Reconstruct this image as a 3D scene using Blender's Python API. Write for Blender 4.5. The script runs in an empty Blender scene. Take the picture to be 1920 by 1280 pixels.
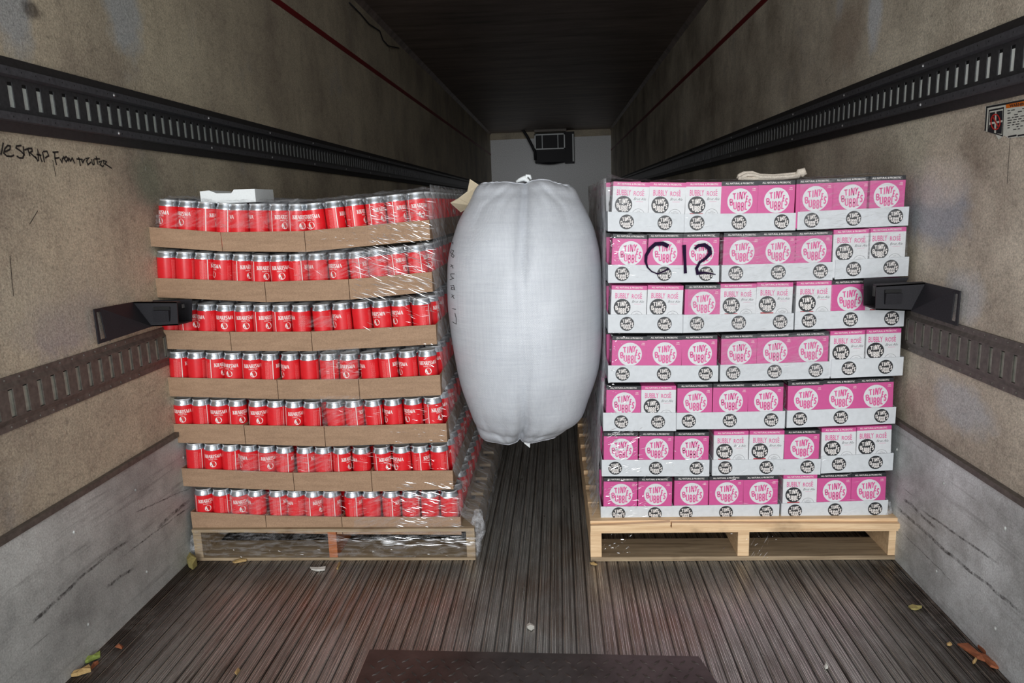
import bpy, math, random
from mathutils import Vector, Matrix
from mathutils.bvhtree import BVHTree
random.seed(7)
S = bpy.context.scene
COL = S.collection
PI = math.pi

# ------------------------------------------------------------------ camera
CF, CP, CY, CR = 1363.996, .18657, .06756, .03393
CAM = Vector((.118, 0, 1.23))
def c2w(x3, y2, z3):
    c, b, a = CR, CP, CY
    x1 = x3*math.cos(c)+z3*math.sin(c); z2 = -x3*math.sin(c)+z3*math.cos(c)
    y1 = y2*math.cos(b)+z2*math.sin(b); z = -y2*math.sin(b)+z2*math.cos(b)
    return Vector((x1*math.cos(a)-y1*math.sin(a), x1*math.sin(a)+y1*math.cos(a), z))
def ray(u, v): return c2w((u-960)/CF, 1, -(v-640)/CF)
def aty(u, v, y): r = ray(u, v); return CAM+r*(y/r.y)
def atz(u, v, z): r = ray(u, v); return CAM+r*((z-CAM.z)/r.z)
def atx(u, v, x): r = ray(u, v); return CAM+r*((x-CAM.x)/r.x)
cd = bpy.data.cameras.new('camera'); cam = bpy.data.objects.new('camera', cd); COL.objects.link(cam)
cd.sensor_width = 36; cd.lens = CF*36/1920; cd.clip_start = .02; cd.clip_end = 100
rt, up, fw = c2w(1, 0, 0), c2w(0, 0, 1), c2w(0, 1, 0)
M3 = Matrix((rt, up, -fw)).transposed()
cam.matrix_world = Matrix.Translation(CAM) @ M3.to_4x4()
S.camera = cam
S.view_settings.view_transform = 'Standard'; S.view_settings.look = 'None'
S.view_settings.gamma = 1; S.view_settings.exposure = 0.0; S.view_settings.use_curve_mapping = False

# ------------------------------------------------------------------ light
w = bpy.data.worlds.new('world'); S.world = w; w.use_nodes = True
bg = w.node_tree.nodes['Background']; bg.inputs[0].default_value = (.93, .97, 1, 1); bg.inputs[1].default_value = 1.1
def area(name, loc, tgt, sx, sy, power, col=(1, 1, 1)):
    l = bpy.data.lights.new(name, 'AREA'); l.shape = 'RECTANGLE'; l.size = sx; l.size_y = sy
    l.energy = power; l.color = col
    o = bpy.data.objects.new(name, l); COL.objects.link(o); o.location = loc
    o.rotation_euler = (Vector(tgt)-Vector(loc)).to_track_quat('-Z', 'Y').to_euler()
    return o
area('work_lamp', (.25, -.9, 2.0), (0, 3, .8), .5, .35, 11, (1, .985, .97))
area('dock_daylight', (.2, -11, 2.3), (0, 8, 1.3), 4.5, 3.2, 900, (.97, .985, 1))

# ------------------------------------------------------------------ materials
def srgb(r, g, b, a=1):
    f = lambda c: (c/255/12.92 if c/255 <= .04045 else ((c/255+.055)/1.055)**2.4)
    return (f(r), f(g), f(b), a)
class NT:
    def __init__(s, name):
        s.m = bpy.data.materials.new(name); s.m.use_nodes = True
        s.t = s.m.node_tree; s.b = s.t.nodes['Principled BSDF']; s.out = s.t.nodes['Material Output']
        s.tc = s.t.nodes.new('ShaderNodeTexCoord')
    def n(s, typ, **k):
        nd = s.t.nodes.new('ShaderNode'+typ)
        for a, v in k.items(): setattr(nd, a, v)
        return nd
    def l(s, a, b): s.t.links.new(a, b)
    def inp(s, sock, v):
        if isinstance(v, bpy.types.NodeSocket): s.l(v, sock)
        else: sock.default_value = v
    def math(s, op, a, b=0, c=0):
        nd = s.n('Math', operation=op); s.inp(nd.inputs[0], a); s.inp(nd.inputs[1], b); s.inp(nd.inputs[2], c)
        return nd.outputs[0]
    def noise(s, scale, detail=4, rough=.6, vec=(1, 1, 1), off=(0, 0, 0), dist=0):
        mp = s.n('Mapping'); s.l(s.tc.outputs['Object'], mp.inputs[0]); mp.inputs[3].default_value = vec; mp.inputs[1].default_value = off
        nz = s.n('TexNoise'); s.l(mp.outputs[0], nz.inputs['Vector'])
        nz.inputs['Scale'].default_value = scale; nz.inputs['Detail'].default_value = detail
        nz.inputs['Roughness'].default_value = rough; nz.inputs['Distortion'].default_value = dist
        return nz.outputs[0]
    def rng(s, v, a, b, c=0, d=1):
        nd = s.n('MapRange'); s.inp(nd.inputs[0], v)
        for i, q in enumerate((a, b, c, d)): nd.inputs[i+1].default_value = q
        return nd.outputs[0]
    def mix(s, f, a, b, mode='MIX'):
        nd = s.n('MixRGB', blend_type=mode); s.inp(nd.inputs[0], f); s.inp(nd.inputs[1], a); s.inp(nd.inputs[2], b)
        return nd.outputs[0]
    def sep(s):
        nd = s.n('SeparateXYZ'); s.l(s.tc.outputs['Object'], nd.inputs[0]); return nd.outputs
    def col(s, v): s.inp(s.b.inputs['Base Color'], v)
    def set(s, rough=None, metal=None, spec=None):
        if rough is not None: s.inp(s.b.inputs['Roughness'], rough)
        if metal is not None: s.inp(s.b.inputs['Metallic'], metal)
        if spec is not None: s.inp(s.b.inputs['Specular IOR Level'], spec)
    def bump(s, h, strength=.3, dist=.002):
        nd = s.n('Bump'); nd.inputs['Strength'].default_value = strength; nd.inputs['Distance'].default_value = dist
        s.l(h, nd.inputs['Height']); s.l(nd.outputs[0], s.b.inputs['Normal'])
def flat(name, c, rough=.5, metal=0, spec=.5, grain=0, gs=150):
    k = NT(name)
    if grain:
        n = k.noise(gs, 3); k.col(k.mix(1, c, k.rng(n, .3, .7, 1-grain, 1+grain), 'MULTIPLY'))
    else: k.col(c)
    k.set(rough, metal, spec); return k.m

def patch(k, base, cy, cz, ry, rz, colr, amt, seed=0):
    """a stain of its own place and size on a wall (object coordinates y, z)"""
    o = k.sep()
    dy = k.math('DIVIDE', k.math('SUBTRACT', o[1], cy), ry); dz = k.math('DIVIDE', k.math('SUBTRACT', o[2], cz), rz)
    d = k.math('SQRT', k.math('ADD', k.math('MULTIPLY', dy, dy), k.math('MULTIPLY', dz, dz)))
    d = k.math('ADD', d, k.math('MULTIPLY', k.math('SUBTRACT', k.noise(5, 6, .7, off=(seed, 0, 0)), .5), 1.6))
    return k.mix(k.rng(d, .55, 1.05, amt, 0), base, colr)
def wall_mat(name, seed, base, patches):
    k = NT(name)
    big = k.noise(1.7, 8, .65, off=(seed, 0, 0)); c = k.mix(k.rng(big, .38, .66), base, srgb(150, 138, 122))
    strk = k.noise(3.2, 6, .7, vec=(1, 2.2, .28), off=(seed+3, 0, 0)); c = k.mix(k.rng(strk, .55, .78, 0, .28), c, srgb(84, 76, 66)); tex = k.noise(34, 6, .75, vec=(1, .8, 1.6), off=(seed, 5, 0)); c = k.mix(k.rng(tex, .52, .72, 0, .4), c, srgb(92, 84, 74))
    gr = k.noise(2.6, 7, .7, off=(seed+8, 0, 0)); c = k.mix(k.rng(gr, .58, .72, 0, .45), c, srgb(150, 148, 148))
    sc = k.noise(9, 8, .75, vec=(1, 1, .55), off=(seed+5, 0, 0)); c = k.mix(k.rng(sc, .64, .74, 0, .6), c, srgb(60, 54, 48))
    for p in patches: c = patch(k, c, *p)
    fine = k.noise(190, 3, .8); c = k.mix(1, c, k.rng(fine, .3, .7, .6, 1.35), 'MULTIPLY')
    k.col(c); k.set(.62, 0, .35)
    k.bump(k.math('ADD', k.noise(120, 3, .6), k.math('MULTIPLY', big, 1.2)), .35, .003)
    return k.m
def streak_mat(name, base, seed, lines):
    """scuffed galvanised kick plate; lines: scrape marks (y0,z0,y1,z1,width)"""
    k = NT(name); o = k.sep()
    c = k.mix(k.rng(k.noise(2.2, 8, .7, off=(seed, 0, 0)), .35, .68), base, srgb(142, 143, 140))
    h = k.noise(5, 7, .7, vec=(1, .35, 7), off=(seed+2, 0, 0)); c = k.mix(k.rng(h, .55, .7, 0, .45), c, srgb(92, 90, 88))
    h2 = k.noise(4, 8, .75, vec=(1, .5, 16), off=(seed+4, 0, 0)); c = k.mix(k.rng(h2, .64, .7, 0, .7), c, srgb(48, 45, 44))
    h3 = k.noise(4, 8, .75, vec=(1, .5, 18), off=(seed+9, 0, 0)); c = k.mix(k.rng(h3, .65, .71, 0, .6), c, srgb(205, 205, 203))
    for i, (y0, z0, y1, z1, wd) in enumerate(lines):
        s = (z1-z0)/(y1-y0)
        zz = k.math('SUBTRACT', k.math('SUBTRACT', o[2], z0), k.math('MULTIPLY', k.math('SUBTRACT', o[1], y0), s))
        zz = k.math('ABSOLUTE', k.math('ADD', zz, k.math('MULTIPLY', k.math('SUBTRACT', k.noise(9, 5, .7, off=(i, 0, 0)), .5), .02)))
        f = k.rng(zz, wd*.5, wd, 1, 0)
        m = (y0+y1)/2; f = k.math('MULTIPLY', f, k.rng(k.math('ABSOLUTE', k.math('SUBTRACT', o[1], m)), (y1-y0)*.4, (y1-y0)*.55, 1, 0))
        f = k.math('MULTIPLY', f, k.rng(k.noise(34, 7, .85, off=(i, 3, 0)), .40, .58, 0, .92))
        c = k.mix(f, c, srgb(32, 30, 30))
    blot = k.noise(16, 8, .8, off=(seed, 7, 0)); c = k.mix(k.rng(blot, .5, .72, 0, .4), c, srgb(104, 104, 102)); fine = k.noise(200, 4, .8); c = k.mix(1, c, k.rng(fine, .3, .7, .66, 1.28), 'MULTIPLY')
    k.col(c); k.set(.55, .1, .4); k.bump(fine, .25, .002); return k.m

def wood(name, c1, c2, vec=(2, 40, 40), knots=True):
    k = NT(name); n = k.noise(2.2, 6, .65, vec=vec, dist=.6); c = k.mix(k.rng(n, .35, .7), c1, c2)
    b = k.noise(5, 4, .6); c = k.mix(k.rng(b, .58, .75, 0, .6), c, srgb(96, 70, 48))
    k.col(c); k.set(.75, 0, .25); k.bump(n, .3, .002); return k.m

M = {}
XW = 1.244
def wp(u, v, sd, ry, rz, c, amt, seed):
    p = atx(u, v, sd*XW); return (p.y, p.z, ry, rz, c, amt, seed)
def ln(u0, v0, u1, v1, sd, wd):
    a, b = atx(u0, v0, sd*XW), atx(u1, v1, sd*XW)
    if a.y > b.y: a, b = b, a
    return (a.y, a.z, b.y, b.z, wd)
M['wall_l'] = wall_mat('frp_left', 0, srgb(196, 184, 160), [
    wp(20, 20, -1, .10, .13, srgb(158, 164, 168), .7, 1), wp(230, 20, -1, .11, .16, srgb(172, 178, 182), .7, 2), wp(276, 340, -1, .12, .10, srgb(130, 134, 114), .5, 6),
    wp(130, 610, -1, .22, .10, srgb(156, 148, 148), .7, 3), wp(60, 20, -1, .05, .03, srgb(60, 52, 48), .7, 7), wp(100, 560, -1, .5, .12, srgb(176, 168, 150), .5, 9)])
M['wall_r'] = wall_mat('frp_right', 20, srgb(218, 208, 188), [  # paler base than the left: stronger light on this side put into colour
    wp(1640, 18, 1, .07, .15, srgb(214, 218, 222), .8, 1), wp(1575, 10, 1, .06, .09, srgb(190, 192, 194), .6, 2), wp(1590, 60, 1, .22, .14, srgb(148, 128, 112), .45, 8),
    wp(1745, 400, 1, .26, .12, srgb(160, 166, 174), .8, 3), wp(1810, 560, 1, .12, .08, srgb(190, 192, 192), .7, 4), wp(1800, 760, 1, .16, .08, srgb(186, 190, 192), .7, 5), wp(1740, 340, 1, .3, .08, srgb(222, 214, 200), .5, 11)])
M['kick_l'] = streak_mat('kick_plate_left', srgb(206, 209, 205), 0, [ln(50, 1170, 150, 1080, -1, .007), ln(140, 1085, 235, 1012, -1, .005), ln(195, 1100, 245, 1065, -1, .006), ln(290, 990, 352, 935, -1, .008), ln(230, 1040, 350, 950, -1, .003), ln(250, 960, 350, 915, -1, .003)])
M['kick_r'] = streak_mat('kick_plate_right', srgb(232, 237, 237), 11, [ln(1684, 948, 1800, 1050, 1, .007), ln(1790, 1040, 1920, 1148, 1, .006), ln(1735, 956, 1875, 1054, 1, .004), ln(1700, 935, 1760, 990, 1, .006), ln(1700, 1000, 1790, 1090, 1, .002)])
M['far'] = flat('far_panel', srgb(226, 227, 228), .6, grain=.15, gs=60)
M['dark'] = flat('dark_recess', srgb(14, 13, 13), .8)  # near-black colour stands in for the shade inside slots and holes
M['blk_rail'] = flat('black_rail', srgb(66, 66, 68), .45, .35, .5, .25, 90)
M['blk_edge'] = flat('black_rubber_edge', srgb(42, 40, 40), .6, 0, .4, .25, 90)
M['blk_lip'] = flat('rail_lip', srgb(84, 84, 88), .45, .35, .5, .25, 90)
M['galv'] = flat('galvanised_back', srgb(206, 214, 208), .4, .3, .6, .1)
M['galv_r'] = flat('galvanised_back_glare', srgb(240, 246, 240), .4, 0, .6, .06)  # same metal as the left, with its bright reflection put into the colour
M['brn_rail'] = flat('weathered_rail', srgb(96, 90, 84), .55, .35, .5, .3, 60)
M['brn_slot'] = flat('rail_slot', srgb(160, 162, 150), .5, .3, .5, .2, 60)
M['red_strip'] = flat('dark_red_strip', srgb(112, 20, 24), .5, grain=.2)
M['bracket'] = flat('black_powder_coat', srgb(34, 33, 37), .6, 0, .3, .3, 300)
M['steel'] = flat('bright_steel', srgb(190, 190, 190), .3, .8)
k = NT('ceiling'); n = k.noise(3, 7, .7, vec=(.3, 2, 1)); k.col(k.mix(k.rng(n, .35, .7), srgb(150, 132, 124), srgb(78, 70, 66))); k.set(.5, .2, .5); k.bump(k.noise(60, 3), .3); M['ceil'] = k.m
# floor
k = NT('floor_metal'); n = k.noise(2.2, 7, .7, vec=(1.5, .5, 1)); c = k.mix(k.rng(n, .38, .66), srgb(160, 158, 154), srgb(120, 116, 108))
n2 = k.noise(6, 6, .7, vec=(6, .35, 1)); c = k.mix(k.rng(n2, .5, .68, 0, .75), c, srgb(66, 54, 46))
n3 = k.noise(1.3, 5, .6, off=(4, 2, 0)); c = k.mix(k.rng(n3, .54, .7, 0, .55), c, srgb(120, 84, 54))
o = k.sep(); g = k.rng(o[2], -.006, -.001, 0, 1); c = k.mix(g, srgb(62, 54, 48), c)
st1 = k.noise(1, 3, .8, vec=(150, .5, 1)); c = k.mix(1, c, k.rng(st1, .3, .7, .5, 1.5), 'MULTIPLY')
st2 = k.noise(1, 4, .7, vec=(26, .35, 1), off=(3, 0, 0)); c = k.mix(k.rng(st2, .52, .7, 0, .6), c, srgb(66, 60, 52))
_p = atz(690, 1130, 0); dx_ = k.math('DIVIDE', k.math('SUBTRACT', o[0], _p.x), .34); dy_ = k.math('DIVIDE', k.math('SUBTRACT', o[1], _p.y), .24)
dd_ = k.math('SQRT', k.math('ADD', k.math('MULTIPLY', dx_, dx_), k.math('MULTIPLY', dy_, dy_)))
c = k.mix(k.math('MULTIPLY', k.rng(dd_, .5, 1.1, .8, 0), k.rng(k.noise(1, 4, .7, vec=(60, 2.5, 1), off=(9, 0, 0)), .42, .6)), c, srgb(108, 80, 52))
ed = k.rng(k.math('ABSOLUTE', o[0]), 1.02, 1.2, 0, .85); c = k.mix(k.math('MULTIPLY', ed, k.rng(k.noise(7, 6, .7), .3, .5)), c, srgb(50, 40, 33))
c = k.mix(1, c, k.rng(k.noise(230, 3, .7), .3, .7, .75, 1.25), 'MULTIPLY'); k.col(c)
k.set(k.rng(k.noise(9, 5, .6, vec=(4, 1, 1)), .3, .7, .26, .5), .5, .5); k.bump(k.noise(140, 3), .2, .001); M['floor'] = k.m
k = NT('floor_ridge'); c = k.mix(k.rng(k.noise(7, 6, .7, vec=(3, .6, 1)), .40, .68), srgb(250, 246, 238), srgb(130, 122, 112))
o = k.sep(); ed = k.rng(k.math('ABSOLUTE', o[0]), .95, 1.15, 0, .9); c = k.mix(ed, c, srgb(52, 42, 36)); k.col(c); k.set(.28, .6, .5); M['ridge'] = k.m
k = NT('floor_pale_line'); k.col(k.mix(k.rng(k.noise(7, 6, .7, vec=(3, .8, 1)), .3, .6), srgb(196, 178, 158), srgb(120, 106, 94))); k.set(.5, .1, .5); M['ridge_line'] = k.m
# cargo
M['kraft'] = flat('kraft_cardboard', srgb(172, 140, 112), .75, 0, .2, .14, 220)
k = NT('kraft'); n = k.noise(6, 4, .6, vec=(2, 2, 14)); c = k.mix(k.rng(n, .3, .7), srgb(166, 136, 110), srgb(150, 122, 98)); c = k.mix(1, c, k.rng(k.noise(300, 2), .3, .7, .86, 1.14), 'MULTIPLY'); k.col(c); k.set(.7, 0, .25); M['kraft'] = k.m
M['red'] = flat('can_red', srgb(222, 34, 42), .32, 0, .5, .05, 80)
M['alu'] = flat('can_aluminium', srgb(190, 196, 202), .28, .85, .5)
M['lid'] = flat('can_lid', srgb(222, 226, 228), .35, .6, .5)
M['pr_white'] = flat('white_ink', srgb(238, 232, 228), .45)
M['pr_pinkish'] = flat('pale_print', srgb(236, 120, 120), .5)
M['pink'] = flat('carton_pink', srgb(202, 82, 144), .42, 0, .45, .04, 60)
M['cwhite'] = flat('carton_white', srgb(214, 216, 218), .45, 0, .4, .04, 60)
M['traywhite'] = flat('tray_white', srgb(206, 210, 213), .5, 0, .4, .05, 60)
M['ink'] = flat('black_ink', srgb(34, 36, 40), .45)
M['inkpink'] = flat('pink_ink', srgb(214, 84, 146), .45)
M['marker'] = flat('violet_black_marker', srgb(34, 20, 46), .9, 0, .1)
M['pen'] = flat('black_pen', srgb(34, 30, 28), .7)
M['fruit'] = flat('red_fruit_print', srgb(172, 52, 62), .5)
M['green'] = flat('leaf_print', srgb(70, 96, 60), .5)
M['wood_y'] = wood('pallet_pine', srgb(238, 208, 168), srgb(206, 170, 130))
M['wood_g'] = wood('pallet_weathered', srgb(176, 156, 128), srgb(124, 106, 84))
M['wood_o'] = wood('pallet_orange_block', srgb(178, 110, 70), srgb(140, 84, 54))
M['foam'] = flat('white_foam', srgb(228, 232, 232), .6, 0, .4, .05, 200)
M['cotton'] = flat('cream_cotton', srgb(206, 196, 182), .85, 0, .2, .2, 260)
M['paper'] = flat('cream_paper', srgb(214, 200, 172), .75, 0, .25, .05)
M['yellow'] = flat('yellow_webbing', srgb(226, 160, 20), .6)
M['leaf_o'] = flat('olive_leaf', srgb(150, 138, 84), .7, grain=.2)
M['leaf_g'] = flat('green_leaf', srgb(132, 148, 72), .7, grain=.2)
M['leaf_b'] = flat('brown_leaf', srgb(138, 80, 50), .75, grain=.3, gs=60)
M['leaf_t'] = flat('tan_leaf', srgb(176, 146, 96), .75, grain=.2)
M['scrap'] = flat('white_scrap', srgb(196, 194, 186), .6)
M['orange'] = flat('warning_orange', srgb(214, 112, 24), .5)
M['sred'] = flat('warning_red', srgb(190, 44, 36), .5)
M['swhite'] = flat('sticker_white', srgb(206, 208, 196), .55, grain=.08)
# woven bag
k = NT('woven_polypropylene'); o = k.sep()
wx = k.math('SINE', k.math('MULTIPLY', k.math('ADD', o[0], k.math('MULTIPLY', o[1], .9)), 2*PI/.0055)); wz = k.math('SINE', k.math('MULTIPLY', o[2], 2*PI/.0055))
wv = k.math('MULTIPLY', wx, wz)
ln = k.noise(20, 4, .7, vec=(.4, .4, 9)); ln2 = k.noise(20, 4, .7, vec=(9, 5, .3))
c = k.mix(k.rng(k.math('ADD', ln, ln2), .8, 1.25), srgb(200, 204, 209), srgb(186, 190, 197)); c = k.mix(k.rng(wv, -1, 1, 0, .16), c, srgb(190, 193, 200)); k.col(c)
k.set(.36, 0, .55); k.b.inputs['Subsurface Weight'].default_value = .0
k.bump(k.math('ADD', k.math('MULTIPLY', wv, .35), k.math('ADD', ln, ln2)), .45, .0012); M['bag'] = k.m
# stretch film
def film(name, lo, hi, vec, ang, sc=6, bias=(.35, .7), col=(.82, .83, .86, 1)):
    k = NT(name); t = k.t
    mp0 = k.n('Mapping'); k.l(k.tc.outputs['Object'], mp0.inputs[0]); mp0.inputs[2].default_value = ang
    mp = k.n('Mapping'); k.l(mp0.outputs[0], mp.inputs[0]); mp.inputs[3].default_value = vec
    nz = k.n('TexNoise'); k.l(mp.outputs[0], nz.inputs['Vector']); nz.inputs['Scale'].default_value = sc; nz.inputs['Detail'].default_value = 6; nz.inputs['Roughness'].default_value = .65
    f = k.rng(nz.outputs[0], bias[0], bias[1], lo, hi)
    k.col(col); k.set(.22, 0, .8); k.bump(nz.outputs[0], .9, .012)
    tr = k.n('BsdfTransparent'); mx = k.n('MixShader'); k.l(f, mx.inputs[0]); k.l(tr.outputs[0], mx.inputs[1]); k.l(k.b.outputs[0], mx.inputs[2])
    k.l(mx.outputs[0], k.out.inputs[0]); return k.m
M['film_side'] = film('film_side', .08, .55, (1, 1.2, 14), (.75, 0, 0))
M['film_side_r'] = film('film_side_right', .18, .75, (1, 5, 2.2), (.1, 0, 0))
M['film_top'] = film('film_top', .04, .6, (9, 9, 9), (0, 0, .4), 6, (.4, .75))
M['film_low'] = film('film_low', .0, .28, (3, 1, 14), (0, 0, 0), 6, (.45, .8))
k = NT('film_crease'); k.col((.97, .97, .98, 1)); k.set(.2, .75, .5); M['crease'] = k.m  # near-white metallic finish puts the film's glints into the creases
M['film_haze'] = film('film_haze', .02, .20, (4, 1, 22), (0, .35, 0), 5, (.42, .7))

# ------------------------------------------------------------------ mesh helpers
class MB:
    def __init__(s): s.v = []; s.f = []; s.m = []; s.mats = []
    def mi(s, m):
        if m not in s.mats: s.mats.append(m)
        return s.mats.index(m)
    def poly(s, pts, m):
        i = len(s.v); s.v += [tuple(p) for p in pts]; s.f.append(tuple(range(i, i+len(pts)))); s.m.append(s.mi(m))
    def box(s, x0, y0, z0, x1, y1, z1, m, tf=None):
        p = [(x0, y0, z0), (x1, y0, z0), (x1, y1, z0), (x0, y1, z0), (x0, y0, z1), (x1, y0, z1), (x1, y1, z1), (x0, y1, z1)]
        s.hexa(p, m, tf)
    def hexa(s, p, m, tf=None):
        if tf: p = [tf(Vector(q)) for q in p]
        i = len(s.v); s.v += [tuple(q) for q in p]; k = s.mi(m)
        for f in ((0, 3, 2, 1), (4, 5, 6, 7), (0, 1, 5, 4), (1, 2, 6, 5), (2, 3, 7, 6), (3, 0, 4, 7)):
            s.f.append(tuple(i+j for j in f)); s.m.append(k)
    def grid(s, fn, nu, nv, m, cu=False, cv=False):
        i = len(s.v); k = s.mi(m)
        for a in range(nu):
            for b in range(nv): s.v.append(tuple(fn(a, b)))
        for a in range(nu if cu else nu-1):
            for b in range(nv if cv else nv-1):
                a2 = (a+1) % nu; b2 = (b+1) % nv
                s.f.append((i+a*nv+b, i+a2*nv+b, i+a2*nv+b2, i+a*nv+b2)); s.m.append(k)
    def tube(s, pts, r, m, n=8):
        pts = [Vector(p) for p in pts]; N = len(pts)
        rr = r if isinstance(r, (list, tuple)) else [r]*N
        def fn(a, b):
            d = (pts[min(a+1, N-1)]-pts[max(a-1, 0)]).normalized()
            u = d.cross(Vector((0, 0, 1)));
            if u.length < .01: u = d.cross(Vector((1, 0, 0)))
            u.normalize(); v = u.cross(d); t = 2*PI*b/n
            return pts[a]+(u*math.cos(t)+v*math.sin(t))*rr[a]
        i = len(s.v); s.grid(fn, N, n, m, cv=True)
        s.f.append(tuple(i+j for j in range(n))); s.m.append(s.mi(m))
        s.f.append(tuple(i+(N-1)*n+j for j in reversed(range(n)))); s.m.append(s.mi(m))
    def mesh(s, name, smooth=False):
        me = bpy.data.meshes.new(name); me.from_pydata(s.v, [], s.f)
        for m in s.mats: me.materials.append(M[m])
        me.polygons.foreach_set('material_index', s.m)
        if smooth: me.polygons.foreach_set('use_smooth', [True]*len(s.f))
        me.update(); return me
def link(name, data, parent=None, **pr):
    o = bpy.data.objects.new(name, data); COL.objects.link(o)
    if parent: o.parent = parent
    for a, b in pr.items():
        if b is not None: o[a] = b
    return o
def struct(name, mb, smooth=False): return link(name, mb.mesh(name, smooth), None, kind='structure')
def thing(name, data, label, cat, group=None, loc=None):
    o = link(name, data, None, label=label, category=cat, group=group)
    if loc is not None: o.location = loc
    return o

# 2-D graphics ---------------------------------------------------------------
def ribbon(pts, wd):
    """polyline -> quads"""
    out = []
    P = [Vector((p[0], p[1])) for p in pts]; n = len(P)
    W = wd if isinstance(wd, (list, tuple)) else [wd]*n
    nr = []
    for i in range(n):
        a = (P[i]-P[i-1]).normalized() if i else None; b = (P[i+1]-P[i]).normalized() if i < n-1 else None
        d = (a+b) if a and b else (a or b)
        if d.length < .2: d = b
        d = d.normalized(); nn = Vector((-d.y, d.x)); k = 1
        if a and b: k = 1/max(.5, abs(nn.dot(Vector((-a.y, a.x)))))
        nr.append(nn*W[i]*.5*k)
    for i in range(n-1):
        out.append([P[i]-nr[i], P[i+1]-nr[i+1], P[i+1]+nr[i+1], P[i]+nr[i]])
    return out
def arc(cx, cy, rx, ry, a0, a1, n=10):
    return [(cx+rx*math.cos(math.radians(a0+(a1-a0)*i/n)), cy+ry*math.sin(math.radians(a0+(a1-a0)*i/n))) for i in range(n+1)]
def disc(cx, cy, r, n=28): return [[Vector(p) for p in arc(cx, cy, r, r, 0, 360*(n-1)/n, n-1)]]
def rect(x0, y0, x1, y1): return [[Vector((x0, y0)), Vector((x1, y0)), Vector((x1, y1)), Vector((x0, y1))]]
_tx = {}
def text(s, h, wid=None, shear=0, bold=0):
    """built-in font letters as flat polygons, cap height h, optional total width; origin at left baseline"""
    key = (s, bold)
    if key not in _tx:
        cu = bpy.data.curves.new('t', 'FONT'); cu.body = s; cu.resolution_u = 2; cu.offset = bold
        ob = bpy.data.objects.new('t', cu); COL.objects.link(ob); bpy.context.view_layer.update()
        me = ob.to_mesh(); vs = [(v.co.x, v.co.y) for v in me.vertices]; fs = [tuple(p.vertices) for p in me.polygons]
        ob.to_mesh_clear(); bpy.data.objects.remove(ob); bpy.data.curves.remove(cu)
        x0 = min(v[0] for v in vs); x1 = max(v[0] for v in vs); y0 = min(v[1] for v in vs); y1 = max(v[1] for v in vs)
        _tx[key] = ([((x-x0)/(x1-x0), (y-y0)/(y1-y0)) for x, y in vs], fs, (x1-x0)/(y1-y0))
    vs, fs, asp = _tx[key]; W = wid or h*asp
    P = [Vector((x*W+shear*y*h, y*h)) for x, y in vs]
    return [[P[i] for i in f] for f in fs]
def mv(polys, dx, dy, s=1, rot=0):
    c, q = math.cos(rot), math.sin(rot)
    return [[Vector((dx+s*(p.x*c-p.y*q), dy+s*(p.x*q+p.y*c))) for p in f] for f in polys]
def box_letter(ch, x0, y0, x1, y1, w):
    x0 += w/2; x1 -= w/2; y0 += w/2; y1 -= w/2; xm = (x0+x1)/2; ym = (y0+y1)/2; W, H = x1-x0, y1-y0
    L = []
    if ch == 'T': L = [[(x0, y1), (x1, y1)], [(xm, y1), (xm, y0)]]
    if ch == 'I': L = [[(xm, y1), (xm, y0)]]
    if ch == 'N': L = [[(x0, y0), (x0, y1)], [(x0, y1), (x1, y0)], [(x1, y0), (x1, y1)]]
    if ch == 'Y': L = [[(x0, y1), (xm, ym+H*.05)], [(x1, y1), (xm, ym+H*.05)], [(xm, ym+H*.05), (xm, y0)]]
    if ch == 'B':
        L = [[(x0, y0), (x0, y1)], [(x0, y1)]+arc(xm, ym+H*.25, W/2, H*.25, 90, -90, 6)+[(x0, ym)], [(x0, ym)]+arc(xm, ym-H*.25, W/2, H*.25, 90, -90, 6)+[(x0, y0)]]
    if ch == 'U': L = [[(x0, y1)]+arc(xm, y0+W*.5, W/2, W*.5, 180, 360, 8)+[(x1, y1)]]
    if ch == 'L': L = [[(x0, y1), (x0, y0), (x1, y0)]]
    if ch == 'E': L = [[(x1, y1), (x0, y1), (x0, y0), (x1, y0)], [(x0, ym), (x1-W*.15, ym)]]
    if ch == 'S': L = [arc(xm, ym+H*.25, W/2, H*.25, 20, 270, 9)+arc(xm, ym-H*.25, W/2, H*.25, 90, -160, 9)]
    out = []
    for p in L: out += ribbon(p, w)
    return out
def logo(w=.1):
    out = []
    for ch, x0, y0, x1, y1, r in (('B', -.86, -.38, -.56, .2, .12), ('T', -.66, .1, -.28, .66, .1), ('I', -.26, .06, -.14, .74, 0), ('N', -.08, .1, .22, .8, -.04), ('Y', .2, .16, .52, .82, -.12),
                            ('U', -.54, -.7, -.24, -.02, .05), ('B', -.2, -.84, .06, -.08, 0), ('B', .1, -.84, .36, -.08, 0), ('L', .4, -.74, .66, .0, 0), ('E', .48, -.12, .7, .44, -.1), ('S', .68, -.46, .92, .18, -.1)):
        L = box_letter(ch, x0, y0, x1, y1, w); cx, cy = (x0+x1)/2, (y0+y1)/2
        out += [[Vector((cx+(p.x-cx)*math.cos(r)-(p.y-cy)*math.sin(r), cy+(p.x-cx)*math.sin(r)+(p.y-cy)*math.cos(r))) for p in f] for f in L]
    return out
LOGO = logo()
def put(mb, polys, m, fn, lift=0):
    for f in polys: mb.poly([fn(p.x, p.y, lift) for p in f], m)

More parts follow.
